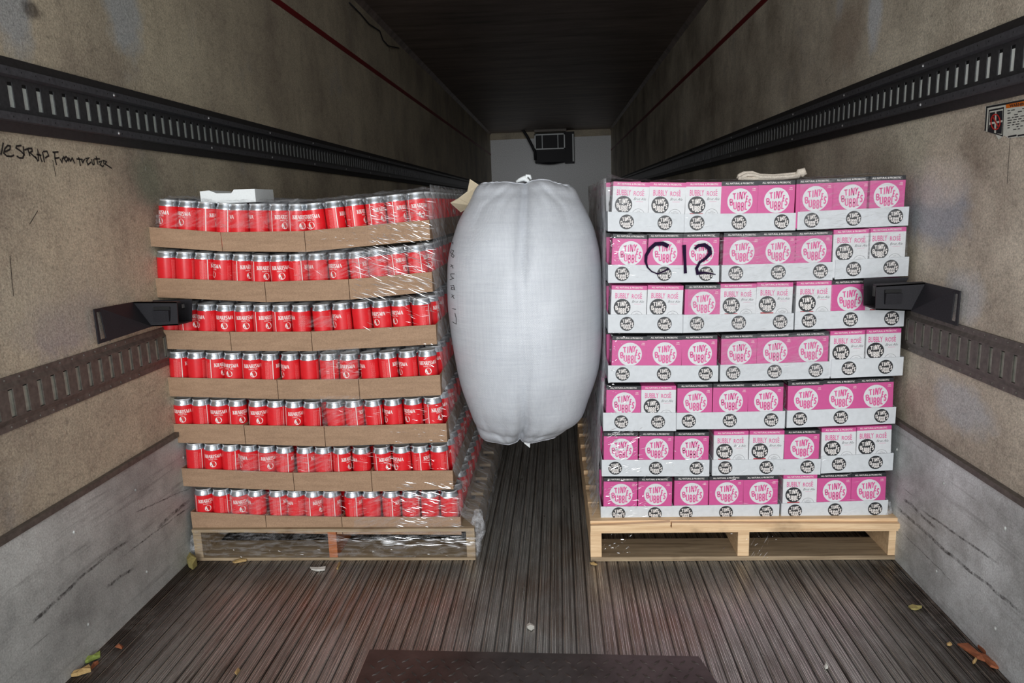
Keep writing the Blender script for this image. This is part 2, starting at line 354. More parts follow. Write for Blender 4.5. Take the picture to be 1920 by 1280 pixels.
# ------------------------------------------------------------------ the trailer
XW = 1.244; Y0, Y1 = .75, 15.55; ZC = 2.675
mb = MB()   # T-section aluminium floor, one continuous profile
PIT = .0385; nb = int(2*XW/PIT)+1; prof = []
for i in range(nb):
    x = -XW+i*PIT
    prof += [(x, 0), (x+.001, .0), (x+.0018, -.004), (x+.0048, -.004), (x+.0056, 0)]
    for r in ((.008, .0115, .020, .0315, .035) if i % 3 else (.008, .015, .0185, .026, .033)):
        prof += [(x+r, 0), (x+r+.0005, .0018), (x+r+.0016, .0018), (x+r+.0021, 0)]
prof = [p for p in prof if p[0] <= XW]+[(XW, 0)]
ys = [Y0, 2.2, 4, 8, Y1]
for i in range(len(prof)-1):
    a, b = prof[i], prof[i+1]; hi = a[1] > .001 and b[1] > .001; fst = hi and ((a[0]+XW) % PIT) < .0105
    for j in range(len(ys)-1):
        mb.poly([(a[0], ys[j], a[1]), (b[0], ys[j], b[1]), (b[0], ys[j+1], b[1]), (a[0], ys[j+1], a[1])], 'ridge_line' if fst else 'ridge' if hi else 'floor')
mb.box(-XW-.06, Y0, -.06, XW+.06, Y1, -.013, 'dark')
struct('floor', mb)
mb = MB(); mb.box(-XW-.06, Y0, ZC, XW+.06, Y1, ZC+.05, 'ceil')
struct('ceiling', mb)
for sd, nm in ((-1, 'left'), (1, 'right')):
    mb = MB(); x0, x1 = sorted((sd*XW, sd*(XW+.06))); mb.box(x0, Y0, 0, x1, Y1, ZC, 'wall_l' if sd < 0 else 'wall_r')
    o = struct('wall_'+nm, mb)
    if sd < 0: WL = o
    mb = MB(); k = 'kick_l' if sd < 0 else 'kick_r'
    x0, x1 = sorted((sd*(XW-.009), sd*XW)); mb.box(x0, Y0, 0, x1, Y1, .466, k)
    for y in [1.2+.3*q for q in range(48)]:
        for z in (.1, .38):
            mb.tube([(sd*(XW-.009), y, z), (sd*(XW-.012), y, z)], [.006, .003], 'kick_l', 6)
    struct('baseboard_'+nm, mb)
    mb = MB(); x0, x1 = sorted((sd*(XW-.016), sd*XW)); mb.box(x0, Y0, .466, x1, Y1, .482, 'brn_rail'); struct('trim_%d' % (1 if sd < 0 else 2), mb)
    mb = MB(); x0, x1 = sorted((sd*(XW-.004), sd*XW)); mb.box(x0, Y0, 2.236, x1, Y1, 2.268, 'red_strip'); struct('trim_%d' % (3 if sd < 0 else 4), mb)
    mb = MB(); x0, x1 = sd*(XW-.03), sd*XW
    mb.hexa([(x0, Y0, ZC-.001), (x1, Y0, ZC-.035), (x1, Y1, ZC-.035), (x0, Y1, ZC-.001), (x0, Y0, ZC), (x1, Y0, ZC), (x1, Y1, ZC), (x0, Y1, ZC)], 'ceil')
    struct('trim_%d' % (5 if sd < 0 else 6), mb)
mb = MB(); mb.box(-XW, Y1, 0, XW, Y1+.08, ZC, 'far'); mb.box(-XW, Y1-.03, ZC-.13, XW, Y1, ZC, 'wall_l'); mb.box(-XW, Y1-.02, 0, XW, Y1, .55, 'kick_l')
struct('wall_far', mb)

# slotted rails on the walls
def upper_rail(sd, ph, label):
    mb = MB(); X = sd*XW; d = -sd
    def bx(a, y0, z0, b, y1, z1, m): x = sorted((X+d*a, X+d*b)); mb.box(x[0], y0, z0, x[1], y1, z1, m)
    root = link('slotted_wall_rail', None, None, label=label, category='rail', group='slotted rails on the walls'); root.location = (X, 1.2, 1.538)
    zc = 1.538
    for s in (1, -1):    # rubber outer moulding, lip
        z = [zc+s*.0905, zc+s*.066, zc+s*.0665, zc+s*.045]
        prof = [(.0, z[0]), (.012, z[0]), (.02, z[1]), (.03, z[1]-s*.002), (.03, z[3]), (.012, z[3]-s*.003)]
        for i in range(len(prof)-1):
            a, b = prof[i], prof[i+1]; m = 'blk_edge' if i < 2 else 'blk_lip'
            q = [(X+d*a[0], Y0, a[1]), (X+d*b[0], Y0, b[1]), (X+d*b[0], Y1, b[1]), (X+d*a[0], Y1, a[1])]
            mb.poly(q, m)
        for j in range(46):     # small square nail holes and a screw now and then
            y = ph+.025+j*.0508-.35
            bx(.0295, y, zc+s*.0555-.002, .0304, y+.0025, zc+s*.0555+.002, 'dark')
    bx(.0, Y0, zc-.045, .0062, Y1, zc+.045, 'dark')
    n = int((Y1-ph)/.0508)
    st = int((ph-Y0)/.0508)
    bx(.009, Y0, zc+.031, .0115, Y1, zc+.045, 'blk_rail'); bx(.009, Y0, zc-.045, .0115, Y1, zc-.030, 'blk_rail')
    for j in range(-st, n):
        y = ph+j*.0508
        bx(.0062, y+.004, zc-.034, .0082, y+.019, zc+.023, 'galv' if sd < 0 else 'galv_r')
        bx(.009, y+.0175, zc-.030, .0115, y+.0508, zc+.031, 'blk_rail')
    o = link('rail', mb.mesh('rail'), root); o.location = -root.location
    for s in (1, -1):
        for j in range(10):
            m2 = MB(); y = ph+.01+j*.61-.2; c = X+d*.030
            m2.tube([(c, y, zc+s*.0555), (c+d*.003, y, zc+s*.0555)], [.005, .003], 'steel', 8)
            o = link('screw', m2.mesh('screw'), root); o.location = -root.location
def lower_rail(sd, ph, label):
    mb = MB(); X = sd*XW; d = -sd
    root = link('slotted_wall_rail', None, None, label=label, category='rail', group='slotted rails on the walls'); root.location = (X, 1.2, .788)
    def bx(a, y0, z0, b, y1, z1, m): x = sorted((X+d*a, X+d*b)); mb.box(x[0], y0, z0, x[1], y1, z1, m)
    z0, z1 = .722, .855
    prof = [(0, z0), (.006, z0), (.006, z0+.016), (.013, z0+.03), (.013, z0+.033)]
    prof2 = [(.013, z1-.03), (.013, z1-.027), (.006, z1-.016), (.006, z1), (0, z1)]
    for P in (prof, prof2):
        for a, b in zip(P, P[1:]): mb.poly([(X+d*a[0], Y0, a[1]), (X+d*b[0], Y0, b[1]), (X+d*b[0], Y1, b[1]), (X+d*a[0], Y1, a[1])], 'brn_rail')
    n = int((Y1-ph)/.0508); st = int((ph-Y0)/.0508)
    for j in range(-st, n):
        y = ph+j*.0508
        bx(.0095, y+.0175, z0+.033, .013, y+.0508, z1-.03, 'brn_rail')
    bx(.0, Y0, z0+.033, .0070, Y1, z1-.03, 'dark')
    for j in range(-st, min(n, 120)):
        y = ph+j*.0508; bx(.007, y+.005, z0+.033, .0085, y+.020, z1-.034, 'brn_slot')
    o = link('rail', mb.mesh('rail'), root); o.location = -root.location
    for z in (z0+.008, z1-.008):
        for j in range(16):
            y = ph+.1+j*.1016*(.5)-.3; m2 = MB(); m2.tube([(X+d*.006, y, z), (X+d*.0085, y, z)], [.0035, .002], 'brn_rail', 6)
            o = link('rivet', m2.mesh('rivet'), root); o.location = -root.location
upper_rail(-1, 1.805, 'long black slotted cargo rail high on the left wall')
upper_rail(1, 1.935, 'long black slotted cargo rail high on the right wall')
lower_rail(-1, atx(15, 750, -XW+.01).y, 'weathered brown slotted rail low on the left wall under the bracket')
lower_rail(1, atx(1907, 690, XW-.01).y-.002, 'weathered brown slotted rail low on the right wall under the bracket')

# refrigeration unit on the far wall
fy = 15.15
def fp(u, v): return aty(u, v, fy)
a = fp(1002, 250); b = fp(1060, 303); root = link('refrigeration_unit', None, None, label='black refrigeration unit with white framed intake high on the far wall', category='cooler'); root.location = (a.x, fy, b.z)
mb = MB(); zt, zb = a.z, fp(1030, 280).z
mb.hexa([(a.x, fy, zb), (b.x, fy, zb), (b.x, Y1, zb-.25), (a.x, Y1, zb-.25), (a.x, fy, zt), (b.x, fy, zt), (b.x, Y1, zt), (a.x, Y1, zt)], 'bracket')
zl = fp(1030, 304).z
mb.grid(lambda i, j: (a.x+(b.x-a.x)*i/12, fy+.02+.0*j+.06*math.sin(PI*j/6), zb+(zl-zb)*j/6-.04*math.sin(PI*i/12)*(j/6)), 13, 7, 'bracket')
mb.box(a.x, fy+.01, zl, b.x, Y1, zb, 'bracket')
o = link('housing', mb.mesh('housing'), root); o.location = -root.location
mb = MB(); z0, z1 = fp(1030, 280).z, fp(1030, 251).z; xs = [a.x, b.x]; t = .022
for zz in (z0, z1-t): mb.box(xs[0], fy-.02, zz, xs[1], fy, zz+t, 'foam')
for xx in (xs[0], xs[1]-t): mb.box(xx, fy-.02, z0, xx+t, fy, z1, 'foam')
for fr in (.25, .77):
    xx = xs[0]+(xs[1]-xs[0])*fr; mb.box(xx-.007, fy-.015, z0, xx+.007, fy, z1, 'foam')
o = link('intake_frame', mb.mesh('intake_frame'), root); o.location = -root.location
mb = MB(); mb.box(xs[0], fy-.05, z1+.04, xs[1]+.03, fy, z1+.10, 'brn_rail'); o = link('top_strip', mb.mesh('top_strip'), root); o.location = -root.location
mb = MB(); q = fp(1075, 250); r = fp(1072, 302); mb.box(q.x-.02, fy+.1, r.z, q.x+.005, fy+.12, q.z, 'foam'); mb.box(b.x, fy+.12, r.z-.03, q.x+.02, Y1, q.z+.05, 'bracket')
o = link('side_panel', mb.mesh('side_panel'), root); o.location = -root.location
mb = MB(); pts = [(940, 238), (965, 238), (980, 243), (988, 255), (997, 272), (1003, 285), (1004, 300)]
mb.tube([aty(u, v, 15.1) for u, v in pts], .028, 'bracket', 8)
thing('power_cable', mb.mesh('power_cable', True), 'dark cable running down to the left side of the far refrigeration unit', 'cable')
mb = MB(); pts = [(655, 5), (675, 25), (692, 45), (712, 58), (718, 75), (728, 86), (748, 90)]
mb.tube([atx(u, v, -XW+.012) for u, v in pts], .005, 'bracket', 6)
thing('loose_wire', mb.mesh('loose_wire', True), 'thin dark wire drooping along the top of the left wall', 'cable')

# handwriting on the left wall
def wall_marks(lst, m, X, off, wd):
    mb = MB()
    for st in lst:
        P = [atx(u, v, X) for u, v in st]
        q = ribbon([(p.y, p.z) for p in P], wd)
        for f in q: mb.poly([(X+off, p.x, p.y) for p in f], m)
    return mb
def cr(pts, ox, oy, s): return [(ox+x/s, oy+y/s) for x, y in pts]
HW = [[(45, 145), (25, 260), (12, 320), (0, 330)], [(70, 290), (150, 250), (155, 200), (115, 190), (70, 240), (55, 310), (100, 355), (170, 360), (215, 340)],
      [(330, 190), (250, 200), (245, 230), (310, 270), (370, 330), (350, 385), (300, 385), (255, 355)], [(355, 200), (375, 350)], [(375, 260), (440, 240)],
      [(430, 250), (465, 360)], [(430, 235), (490, 235), (500, 280), (460, 300), (560, 390)], [(590, 440), (545, 360)], [(600, 430), (580, 250), (655, 450)], [(570, 330), (640, 345)],
      [(660, 290), (690, 455)], [(665, 285), (730, 280), (755, 350), (700, 385)], [(815, 295), (910, 290)], [(850, 300), (855, 400), (880, 495)], [(855, 390), (925, 380)],
      [(935, 400), (965, 455), (970, 400), (1000, 360)], [(1030, 360), (1000, 400), (1030, 445), (1060, 400), (1030, 360)], [(1065, 440), (1075, 390), (1100, 435), (1125, 385), (1165, 470)],
      [(1190, 400), (1290, 410)], [(1225, 370), (1255, 510)], [(1270, 420), (1290, 460), (1320, 400)], [(1330, 400), (1390, 380), (1350, 430), (1370, 490), (1420, 450)], [(1425, 400), (1440, 470), (1450, 490), (1470, 480), (1460, 400)],
      [(1500, 360), (1530, 490)], [(1470, 400), (1560, 400)], [(1540, 450), (1590, 430), (1560, 490), (1600, 520), (1620, 500)], [(1610, 430), (1625, 490)], [(1605, 425), (1660, 440), (1640, 480), (1745, 548)]]
mb = wall_marks([cr(s, 0, 250, 8.348) for s in HW], 'pen', -XW, .0012, .0045)
link('marker_writing', mb.mesh('marker_writing'), WL)
WR = bpy.data.objects['wall_right']
SC = [[(1895, 258), (1892, 300), (1889, 345)], [(1560, 140), (1548, 152)], [(1450, 230), (1440, 240)]]
mb = wall_marks(SC, 'pen', XW, -.0012, .0016); link('scratch_mark', mb.mesh('scratch_mark'), WR)
mb = wall_marks([[(361, 306), (364, 330), (366, 360)], [(272, 312), (272, 320)], [(466, 306), (468, 330)]], 'scrap', -XW, .0012, .0018); link('scratch_mark', mb.mesh('scratch_mark'), WL)
mb = wall_marks([[(18, 480), (22, 530), (25, 555)], [(98, 300), (104, 330)], [(70, 395), (55, 420)], [(205, 640), (225, 610)]], 'pen', -XW, .0013, .002); link('scuff_mark', mb.mesh('scuff_mark'), WL)

# warning sticker on the right wall
def stick(u, v, l=0): p = atx(u, v, XW-.0015-l); return (p.x, p.y, p.z)
mb = MB()
def sp(pts, m, l): mb.poly([stick(u, v, l) for u, v in pts], m)
sp([(1848, 199), (1960, 178), (1960, 252), (1925, 256), (1890, 259), (1883, 254), (1872, 262), (1866, 250), (1846, 246)], 'swhite', 0)
sp([(1849, 199.5), (1960, 178.5), (1960, 183), (1849, 203)], 'ink', .0004)
sp([(1849, 200), (1851.5, 200), (1848.5, 246), (1846, 245)], 'ink', .0004)
sp([(1886, 196), (1960, 182), (1960, 193), (1886, 203)], 'orange', .0006)
sp([(1854, 206), (1882.5, 200.5), (1880.5, 256), (1851.5, 247)], 'ink', .0004)
sp([(1855.5, 209), (1881, 204), (1879, 253), (1853.5, 246)], 'swhite', .0008)
sp([(1856, 211.5), (1865.5, 209.5), (1865, 228), (1855.5, 229.5)], 'ink', .0012)
sp([(1868.5, 209), (1880, 207), (1879.5, 225), (1868, 227.5)], 'ink', .0012)
sp([(1855, 234), (1864.5, 232), (1864, 249), (1853, 246)], 'ink', .0012)
sp([(1868, 231), (1879.5, 229), (1878, 251), (1867.5, 250)], 'ink', .0012)
for f in ribbon(arc(1866.5, 228.5, 8.4, 14.2, 0, 360, 20), 2.2)+ribbon([(1861, 218), (1872.5, 239)], 2.4): sp([(p.x, p.y) for p in f], 'sred', .0018)
for f in mv([[Vector((p.x, -p.y)) for p in f] for f in text('WARNING', 6, 34, 0, .02)], 1893, 201.5, 1, -.15): sp([(p.x, p.y) for p in f], 'ink', .001)
random.seed(3)
for r in range(9):
    x = 1889
    while x < 1955:
        L = random.uniform(3, 9); y = 207+r*4.6-(x-1889)*.15
        if random.random() < .8: sp([(x, y), (x+L, y-L*.15), (x+L, y+1.6-L*.15), (x, y+1.6)], 'ink', .0006)
        x += L+random.uniform(1.5, 4)
for a in ((1890, 258, 1906, 255), (1908, 256, 1960, 247)): sp([(a[0], a[1]-3), (a[2], a[3]-3), (a[2], a[3]), (a[0], a[1])], 'ink', .0006)
thing('warning_label', mb.mesh('warning_label'), 'torn orange and white warning sticker under the upper rail, right wall', 'sticker')

# ------------------------------------------------------------------ pallets
def pallet(name_label, x0, x1, yf, rot, H, lead, mats, depth=1.22, split=False):
    root = link('wooden_pallet', None, None, label=name_label, category='pallet', group='wooden pallets on the trailer floor'); W = x1-x0
    root.location = (x0, yf, 0); root.rotation_euler = (0, 0, rot)
    st, dk, sg = mats; t = .017 if split else .012; zt = H-t
    for i, f in enumerate((0, .5, 1)):
        mb = MB(); wd = .038 if split else .030; x = f*(W-wd); mb.box(x, .004, t, x+wd, depth-.004, zt-(lead if 0 else 0), sg[i]); link('stringer', mb.mesh('stringer'), root)
    n = 8; bw = .098
    for i in range(n):
        y = i*(depth-bw)/(n-1); mb = MB(); mb.box(0, y, zt, W, y+(.14 if i == 0 else bw), H, dk if i else st); link('deck_board', mb.mesh('deck_board'), root)
    if split:
        zs = zt; zt = zt-.007
        mb = MB(); mb.hexa([(0, -.018, zt-.008), (.27, -.018, zt+.004), (.27, 0, zt+.004), (0, 0, zt-.008), (0, -.018, zt+.014), (.27, -.018, zt+.024), (.27, 0, zt+.024), (0, 0, zt+.014)], st)
        mb.hexa([(.275, -.018, zt+.003), (W, -.018, zt-.006), (W, 0, zt-.006), (.275, 0, zt+.003), (.275, -.018, zt+.022), (W, -.018, zt+.012), (W, 0, zt+.012), (.275, 0, zt+.022)], st)
        zt = zs
        mb.box(0, -.010, zt-.024, W, 0, zt-.004, st)
        link('split_edge_board', mb.mesh('split_edge_board'), root)
    for y in (0, .3, .62, .94, 1.08):
        mb = MB(); mb.box(0, y, .0018, W, y+.14, t, 'wood_g'); link('bottom_board', mb.mesh('bottom_board'), root)
    return root
pL0, pL1 = atz(367, 1048, 0), atz(891, 1054, 0); pR0, pR1 = atz(1108, 1055, 0), atz(1678, 1041, 0)
FYL, FYR = 2.378, 2.378
pallet('wooden pallet under the red cans, orange middle block', pL0.x+.006, pL1.x, 2.362, 0, .122, 0, ('wood_g', 'wood_g', ('wood_g', 'wood_o', 'wood_g')))
pallet('pale pine pallet under the pink and white cartons', pR0.x, pR1.x, 2.352, .01, .152, .0, ('wood_y', 'wood_y', ('wood_y', 'wood_y', 'wood_y')), split=True)

# ------------------------------------------------------------------ cans
CRAD, CH = .0324, .153
def can_meshes():
    mb = MB(); n = 36; prof = [(.0255, 0), (.0285, .001), (.0318, .008), (CRAD, .012), (CRAD, .131)]
    mb.grid(lambda a, b: (prof[a][0]*math.cos(2*PI*b/n), prof[a][0]*math.sin(2*PI*b/n), prof[a][1]), len(prof), n, 'red', cv=True)
    def on(u, v, l): t = -PI/2+u/CRAD; r = CRAD+.00025+l; return (r*math.cos(t), r*math.sin(t), v)
    # serif word, letters as thick/thin strokes
    def word(wd, x0, y0, w, h, thick, thin, m, l):
        n = sum(.5 if c in 'I' else (1.25 if c == 'M' else (.5 if c == ' ' else 1)) for c in wd); u = w/n; x = x0
        for c in wd:
            cw = u*(.5 if c in 'I ' else (1.25 if c == 'M' else 1)); a, b = x+u*.1, x+cw-u*.1; mm = (a+b)/2; y1 = y0+h; ym = y0+h*.5; P = []
            V = lambda X, tt: ribbon([(X, y0), (X, y1)], tt)
            D = lambda p, q, tt: ribbon([p, q], tt)
            srf = lambda X: ribbon([(X-thick*1.1, y0+thin/2), (X+thick*1.1, y0+thin/2)], thin)+ribbon([(X-thick*1.1, y1-thin/2), (X+thick*1.1, y1-thin/2)], thin)
            if c == 'K': P = V(a+thick/2, thick)+srf(a+thick/2)+D((a+thick, ym), (b, y1), thin)+D((a+thick*1.6, ym+h*.08), (b, y0), thick)
            if c == 'H': P = V(a+thick/2, thick)+V(b-thick/2, thick)+srf(a+thick/2)+srf(b-thick/2)+D((a, ym), (b, ym), thin)
            if c == 'A': P = D((a, y0), (mm, y1), thin)+D((mm, y1), (b, y0), thick)+D((a+.25*(b-a), y0+h*.35), (b-.25*(b-a), y0+h*.35), thin)
            if c == 'R': P = V(a+thick/2, thick)+srf(a+thick/2)+ribbon([(a+thick/2, y1-thin/2)]+arc(mm, y0+h*.74, (b-a)*.32, h*.24, 90, -90, 6)+[(a+thick/2, ym)], thin*1.5)+D((mm, ym), (b, y0), thick)
            if c == 'I': P = V(mm, thick)+srf(mm)
            if c == 'S': P = ribbon(arc(mm, y0+h*.75, (b-a)*.32, h*.23, 30, 270, 7)+arc(mm, y0+h*.26, (b-a)*.34, h*.24, 90, -150, 7), (thick+thin)*.6)
            if c == 'M': P = V(a+thin/2, thin)+V(b-thick/2, thick)+D((a, y1), (mm, y0), thick)+D((mm, y0), (b-thick/2, y1), thin)
            put(mb, P, m, on, l); x += cw
    word('KHARISMA', -.032, .1035, .064, .0125, .0024, .0010, 'pr_white', 0)
    put(mb, mv(text('HARD TEA', .0042, .03), -.015, .0965), 'pr_white', on)
    # white disc with a sprig
    put(mb, disc(0, .0815, .0112, 20), 'pr_white', on)
    put(mb, ribbon([(-.001, .0755), (.001, .082), (.003, .087)], .0007)+ribbon([(.0, .080), (-.003, .083)], .0014)+ribbon([(.001, .081), (.004, .082)], .0012), 'green', on, .0002)
    st = -.045
    put(mb, rect(st, .012, st+.0026, .131), 'pr_white', on)
    # columns of small upright print either side of the seam
    random.seed(5)
    for c in range(9):
        x = st-.004-c*.0022-(.003 if c > 2 else 0); y = .125 if c > 2 else .118
        y2 = random.uniform(.03, .05)
        while y > y2:
            L = random.uniform(.003, .009); put(mb, rect(x, y-L, x+.0009, y), 'pr_pinkish', on); y -= L+.0012
    put(mb, rect(st-.016, .03, st-.009, .045), 'pr_pinkish', on)
    for c in range(5):
        x = .052+c*.003; y = .12-(c % 2)*.008
        while y > .045: L = random.uniform(.003, .008); put(mb, rect(x, y-L, x+.0009, y), 'pr_pinkish', on); y -= L+.0014
    body = mb.mesh('can_body'); body.polygons.foreach_set('use_smooth', [i < (len(prof)-1)*n for i in range(len(body.polygons))])
    mb = MB(); pr = [(CRAD, .131), (CRAD-.0002, .134), (CRAD-.0012, .138), (.0285, .144), (.0280, .147)]
    mb.grid(lambda a, b: (pr[a][0]*math.cos(2*PI*b/n), pr[a][0]*math.sin(2*PI*b/n), pr[a][1]), len(pr), n, 'alu', cv=True)
    pq = [(.0280, .147), (.0290, .1500), (.0288, CH), (.0272, CH), (.0262, .1495), (.0, .1495)]
    mb.grid(lambda a, b: (pq[a][0]*math.cos(2*PI*b/n), pq[a][0]*math.sin(2*PI*b/n), pq[a][1]), len(pq), n, 'lid', cv=True)
    top = mb.mesh('can_top', True)
    return body, top
CB, CT = can_meshes()
LAY = ['top', 'second from top', 'third from top', 'middle', 'third from bottom', 'second from bottom', 'bottom']
ORD = ['first', 'second', 'third', 'fourth', 'fifth', 'sixth', 'seventh', 'eighth', 'ninth', 'tenth', 'eleventh', 'twelfth', 'thirteenth', 'fourteenth', 'fifteenth', 'sixteenth', 'seventeenth', 'eighteenth']
proto = None
def add_can(p, rz, tilt, label, group):
    global proto
    if proto is None:
        proto = thing('drink_can', None, label, 'can', group)
        link('can_body', CB, proto); link('can_top', CT, proto, label='bare silver can top'); o = proto
    else:
        o = proto.copy(); COL.objects.link(o); o['label'] = label; o['group'] = group
        for ch in proto_parts: c = ch.copy(); COL.objects.link(c); c.parent = o
    o.location = p; o.rotation_euler = (0, tilt, rz); o.rotation_mode = 'ZYX'
    return o
def mk_tray(name, TL, TR, BL, BR, depth, m, label, cat, group, sidey=None, deco=None):
    """open cardboard tray; four front corners in space, extruded backwards"""
    mb = MB(); t = .0025; D = Vector((0, depth, 0)); back = [TL+D, TR+D, BL+D, BR+D]
    dn = Vector((0, 0, t)); rx = Vector((t, 0, 0)); ty = Vector((0, t, 0))
    mb.hexa([BL, BR, BR+ty, BL+ty, TL, TR, TR+ty, TL+ty], m)
    mb.hexa([back[2]-ty, back[3]-ty, back[3], back[2], back[0]-ty, back[1]-ty, back[1], back[0]], m)
    mb.hexa([BL+ty, BL+rx+ty, back[2]+rx-ty, back[2]-ty, TL+ty, TL+rx+ty, back[0]+rx-ty, back[0]-ty], m)
    mb.hexa([BR-rx+ty, BR+ty, back[3]-ty, back[3]-rx-ty, TR-rx+ty, TR+ty, back[1]-ty, back[1]-rx-ty], m)
    mb.hexa([BL+ty+rx, BR+ty-rx, back[3]-ty-rx, back[2]-ty+rx, BL+ty+rx+dn, BR+ty-rx+dn, back[3]-ty-rx+dn, back[2]-ty+rx+dn], m)
    if deco: deco(mb, TL, TR, BL, BR)
    return thing(name, mb.mesh(name), label, cat, group)

# traced: per layer: tray seams (x, top y, bottom y) and can edges across the front
LL = [
 dict(t=[(278.7, 425, 461.6), (415.6, 435.3, 471), (572, 432.8, 472.3), (806.2, 411.9, 449.4)], n=(4, 4, 6), c=[295, 328, 360, 391, 428, 465, 502, 539, 576, 577, 614, 652, 690, 729, 768, 806], g=8),
 dict(t=[(285, 520.6, 556.9), (497.5, 528, 566.3), (654.7, 523.4, 561.6), (811, 509.4, 546.6)], n=(6, 4, 4), g=6, c=[292, 327, 358.5, 395, 429, 465.3, 504, 507.5, 542, 578, 616, 654, 655, 690, 729, 768, 807]),
 dict(t=[(291.5, 617.8, 653.4), (432.5, 622, 657.5), (584.5, 621.6, 658), (818.7, 608.4, 645)], n=(4, 4, 6), c=[296, 332, 367.8, 403.4, 439, 473.7, 509.4, 545, 582.5, 588, 625.6, 662, 699.7, 737, 773.7, 813]),
 dict(t=[(309.5, 706.9, 742.5), (520.6, 711.6, 748), (673.4, 710.6, 748), (826.5, 702.7, 740.6)], n=(6, 4, 4), c=[314.4, 349, 382.8, 416.6, 452.2, 486.9, 521.6, 527, 561, 598.4, 635, 672.5, 675, 711, 749, 786, 822.5]),
 dict(t=[(319.5, 794.5, 829.7), (459, 797, 832.5), (609, 799, 836.7), (838.4, 793.7, 828.3)], n=(4, 4, 6), c=[322.5, 355.7, 389.4, 423, 457.5, 492.6, 528.4, 564.4, 602.3, 611.5, 647.7, 684.3, 720.9, 758.3, 795.7, 832.2]),
 dict(t=[(341.4, 877.5, 911), (550.8, 886, 919.7), (697, 883, 921), (850, 881.7, 916.9)], n=(6, 4, 4), c=[343.6, 376.5, 409, 442.9, 475.8, 510, 548.9, 553, 587.4, 623, 658.4, 696.4, 699.8, 736.6, 772.9, 807.5, 844]),
 dict(t=[(359, 959, 995.6), (499, 966, 999), (641.5, 968.9, 1001), (865, 968.9, 1002)], n=(4, 4, 6), c=[361.3, 394.2, 428, 461.7, 498.3, 500.2, 534.8, 570, 603.7, 638.7, 643, 677.5, 715.5, 751.8, 788.3, 824.3, 860.3]),
]
proto_parts = []
# angle of the print seen on each can (degrees; 0 = name faces the front), read off the photograph
ROT = [
 [-25, -12, 100, 115, -60, -62, 60, 50, -8, 105, 85, 62, 75, 40],
 [180, 190, 125, -40, 75, 60, 35, 118, -62, -15, 100, 180, 70, 112],
 [180, 75, -42, 18, 38, 60, 62, -72, 190, -40, 185, -18, -30, 140],
 [125, 185, 80, 0, 35, 118, -40, 190, 125, 0, -65, 102, -45, 15],
 [22, 140, 20, 55, 35, 150, 42, 150, 185, 110, 140, -45, -30, 62],
 [145, 25, 130, -40, 45, 120, 115, 150, 75, -65, 55, -30, 90, 145],
 [50, 140, 45, -70, 115, -50, 75, 115, 115, 175, 100, 150, 180, 155]]
sideR = []
for L, d in enumerate(LL):
    T = d['t']; k0 = 0; ci = 0; edges = d['c']
    # pair up can edges: groups share edges, a new group repeats the start
    cans = []; idx = 0
    # front tray corners
    yF = FYL; lname = LAY[L]
    base = []
    for j in range(3):
        (xa, ta, ba), (xb, tb, bb) = T[j], T[j+1]
        g = .6
        TL, TR, BL, BR = aty(xa+g, ta, yF), aty(xb-g, tb, yF), aty(xa+g, ba, yF), aty(xb-g, bb, yF)
        if L == 4 and j == 0: TR.z += .002
        BL.x = TL.x = (TL.x+BL.x)/2; TR.x = BR.x = (TR.x+BR.x)/2
        pos = ('left', 'middle', 'right')[j]
        mk_tray('cardboard_tray', TL, TR, BL, BR, .397 if d['n'][j] == 4 else .267, 'kraft', 'brown cardboard tray, %s of the %s layer of red cans' % (pos, lname), 'tray', 'cardboard trays of the red can stack')
        base.append((BL, BR))
        nn = d['n'][j]
        for q in range(nn):
            f = (q+.5)/nn; bz = BL.z+(BR.z-BL.z)*f+.0032
            w = BR.x-BL.x; x = BL.x+.0025+CRAD+(w-.005-2*CRAD)*q/(nn-1)
            x = min(max(x, BL.x+.003+CRAD), BR.x-.003-CRAD)
            # traced spacing wherever the trays allow it
            sl = math.atan2(BR.z-BL.z, w)
            cans.append((x, bz, -sl, j, q))
        if j == 2: sideR.append((BR.copy(), TR.copy(), .267))
    px = [(a+b)/2 for a, b in zip(edges, edges[1:]) if b-a > 20]
    for i, (x, bz, tl, j, q) in enumerate(cans):
        if i < len(px):
            xt = aty(px[i], 600, yF+.036).x if False else None
            vv = T[j][1]-30
            xt = aty(px[i], vv, yF+.036).x
            BL, BR = base[j]; x = min(max(.0*x+xt, BL.x+.003+CRAD), BR.x-.003-CRAD)
        if i and x-lastx < 2*CRAD+.0004 and j == lastj: x = lastx+2*CRAD+.0004
        lastx, lastj = x, j
        rz = math.radians(ROT[L][i])
        add_can((x, yF+.0035+CRAD, bz), rz+math.radians(-6), tl, 'red can in the front row, %s from the left, %s layer' % (ORD[i], lname), 'red cans in the front row')
        if not proto_parts: proto_parts = list(proto.children)
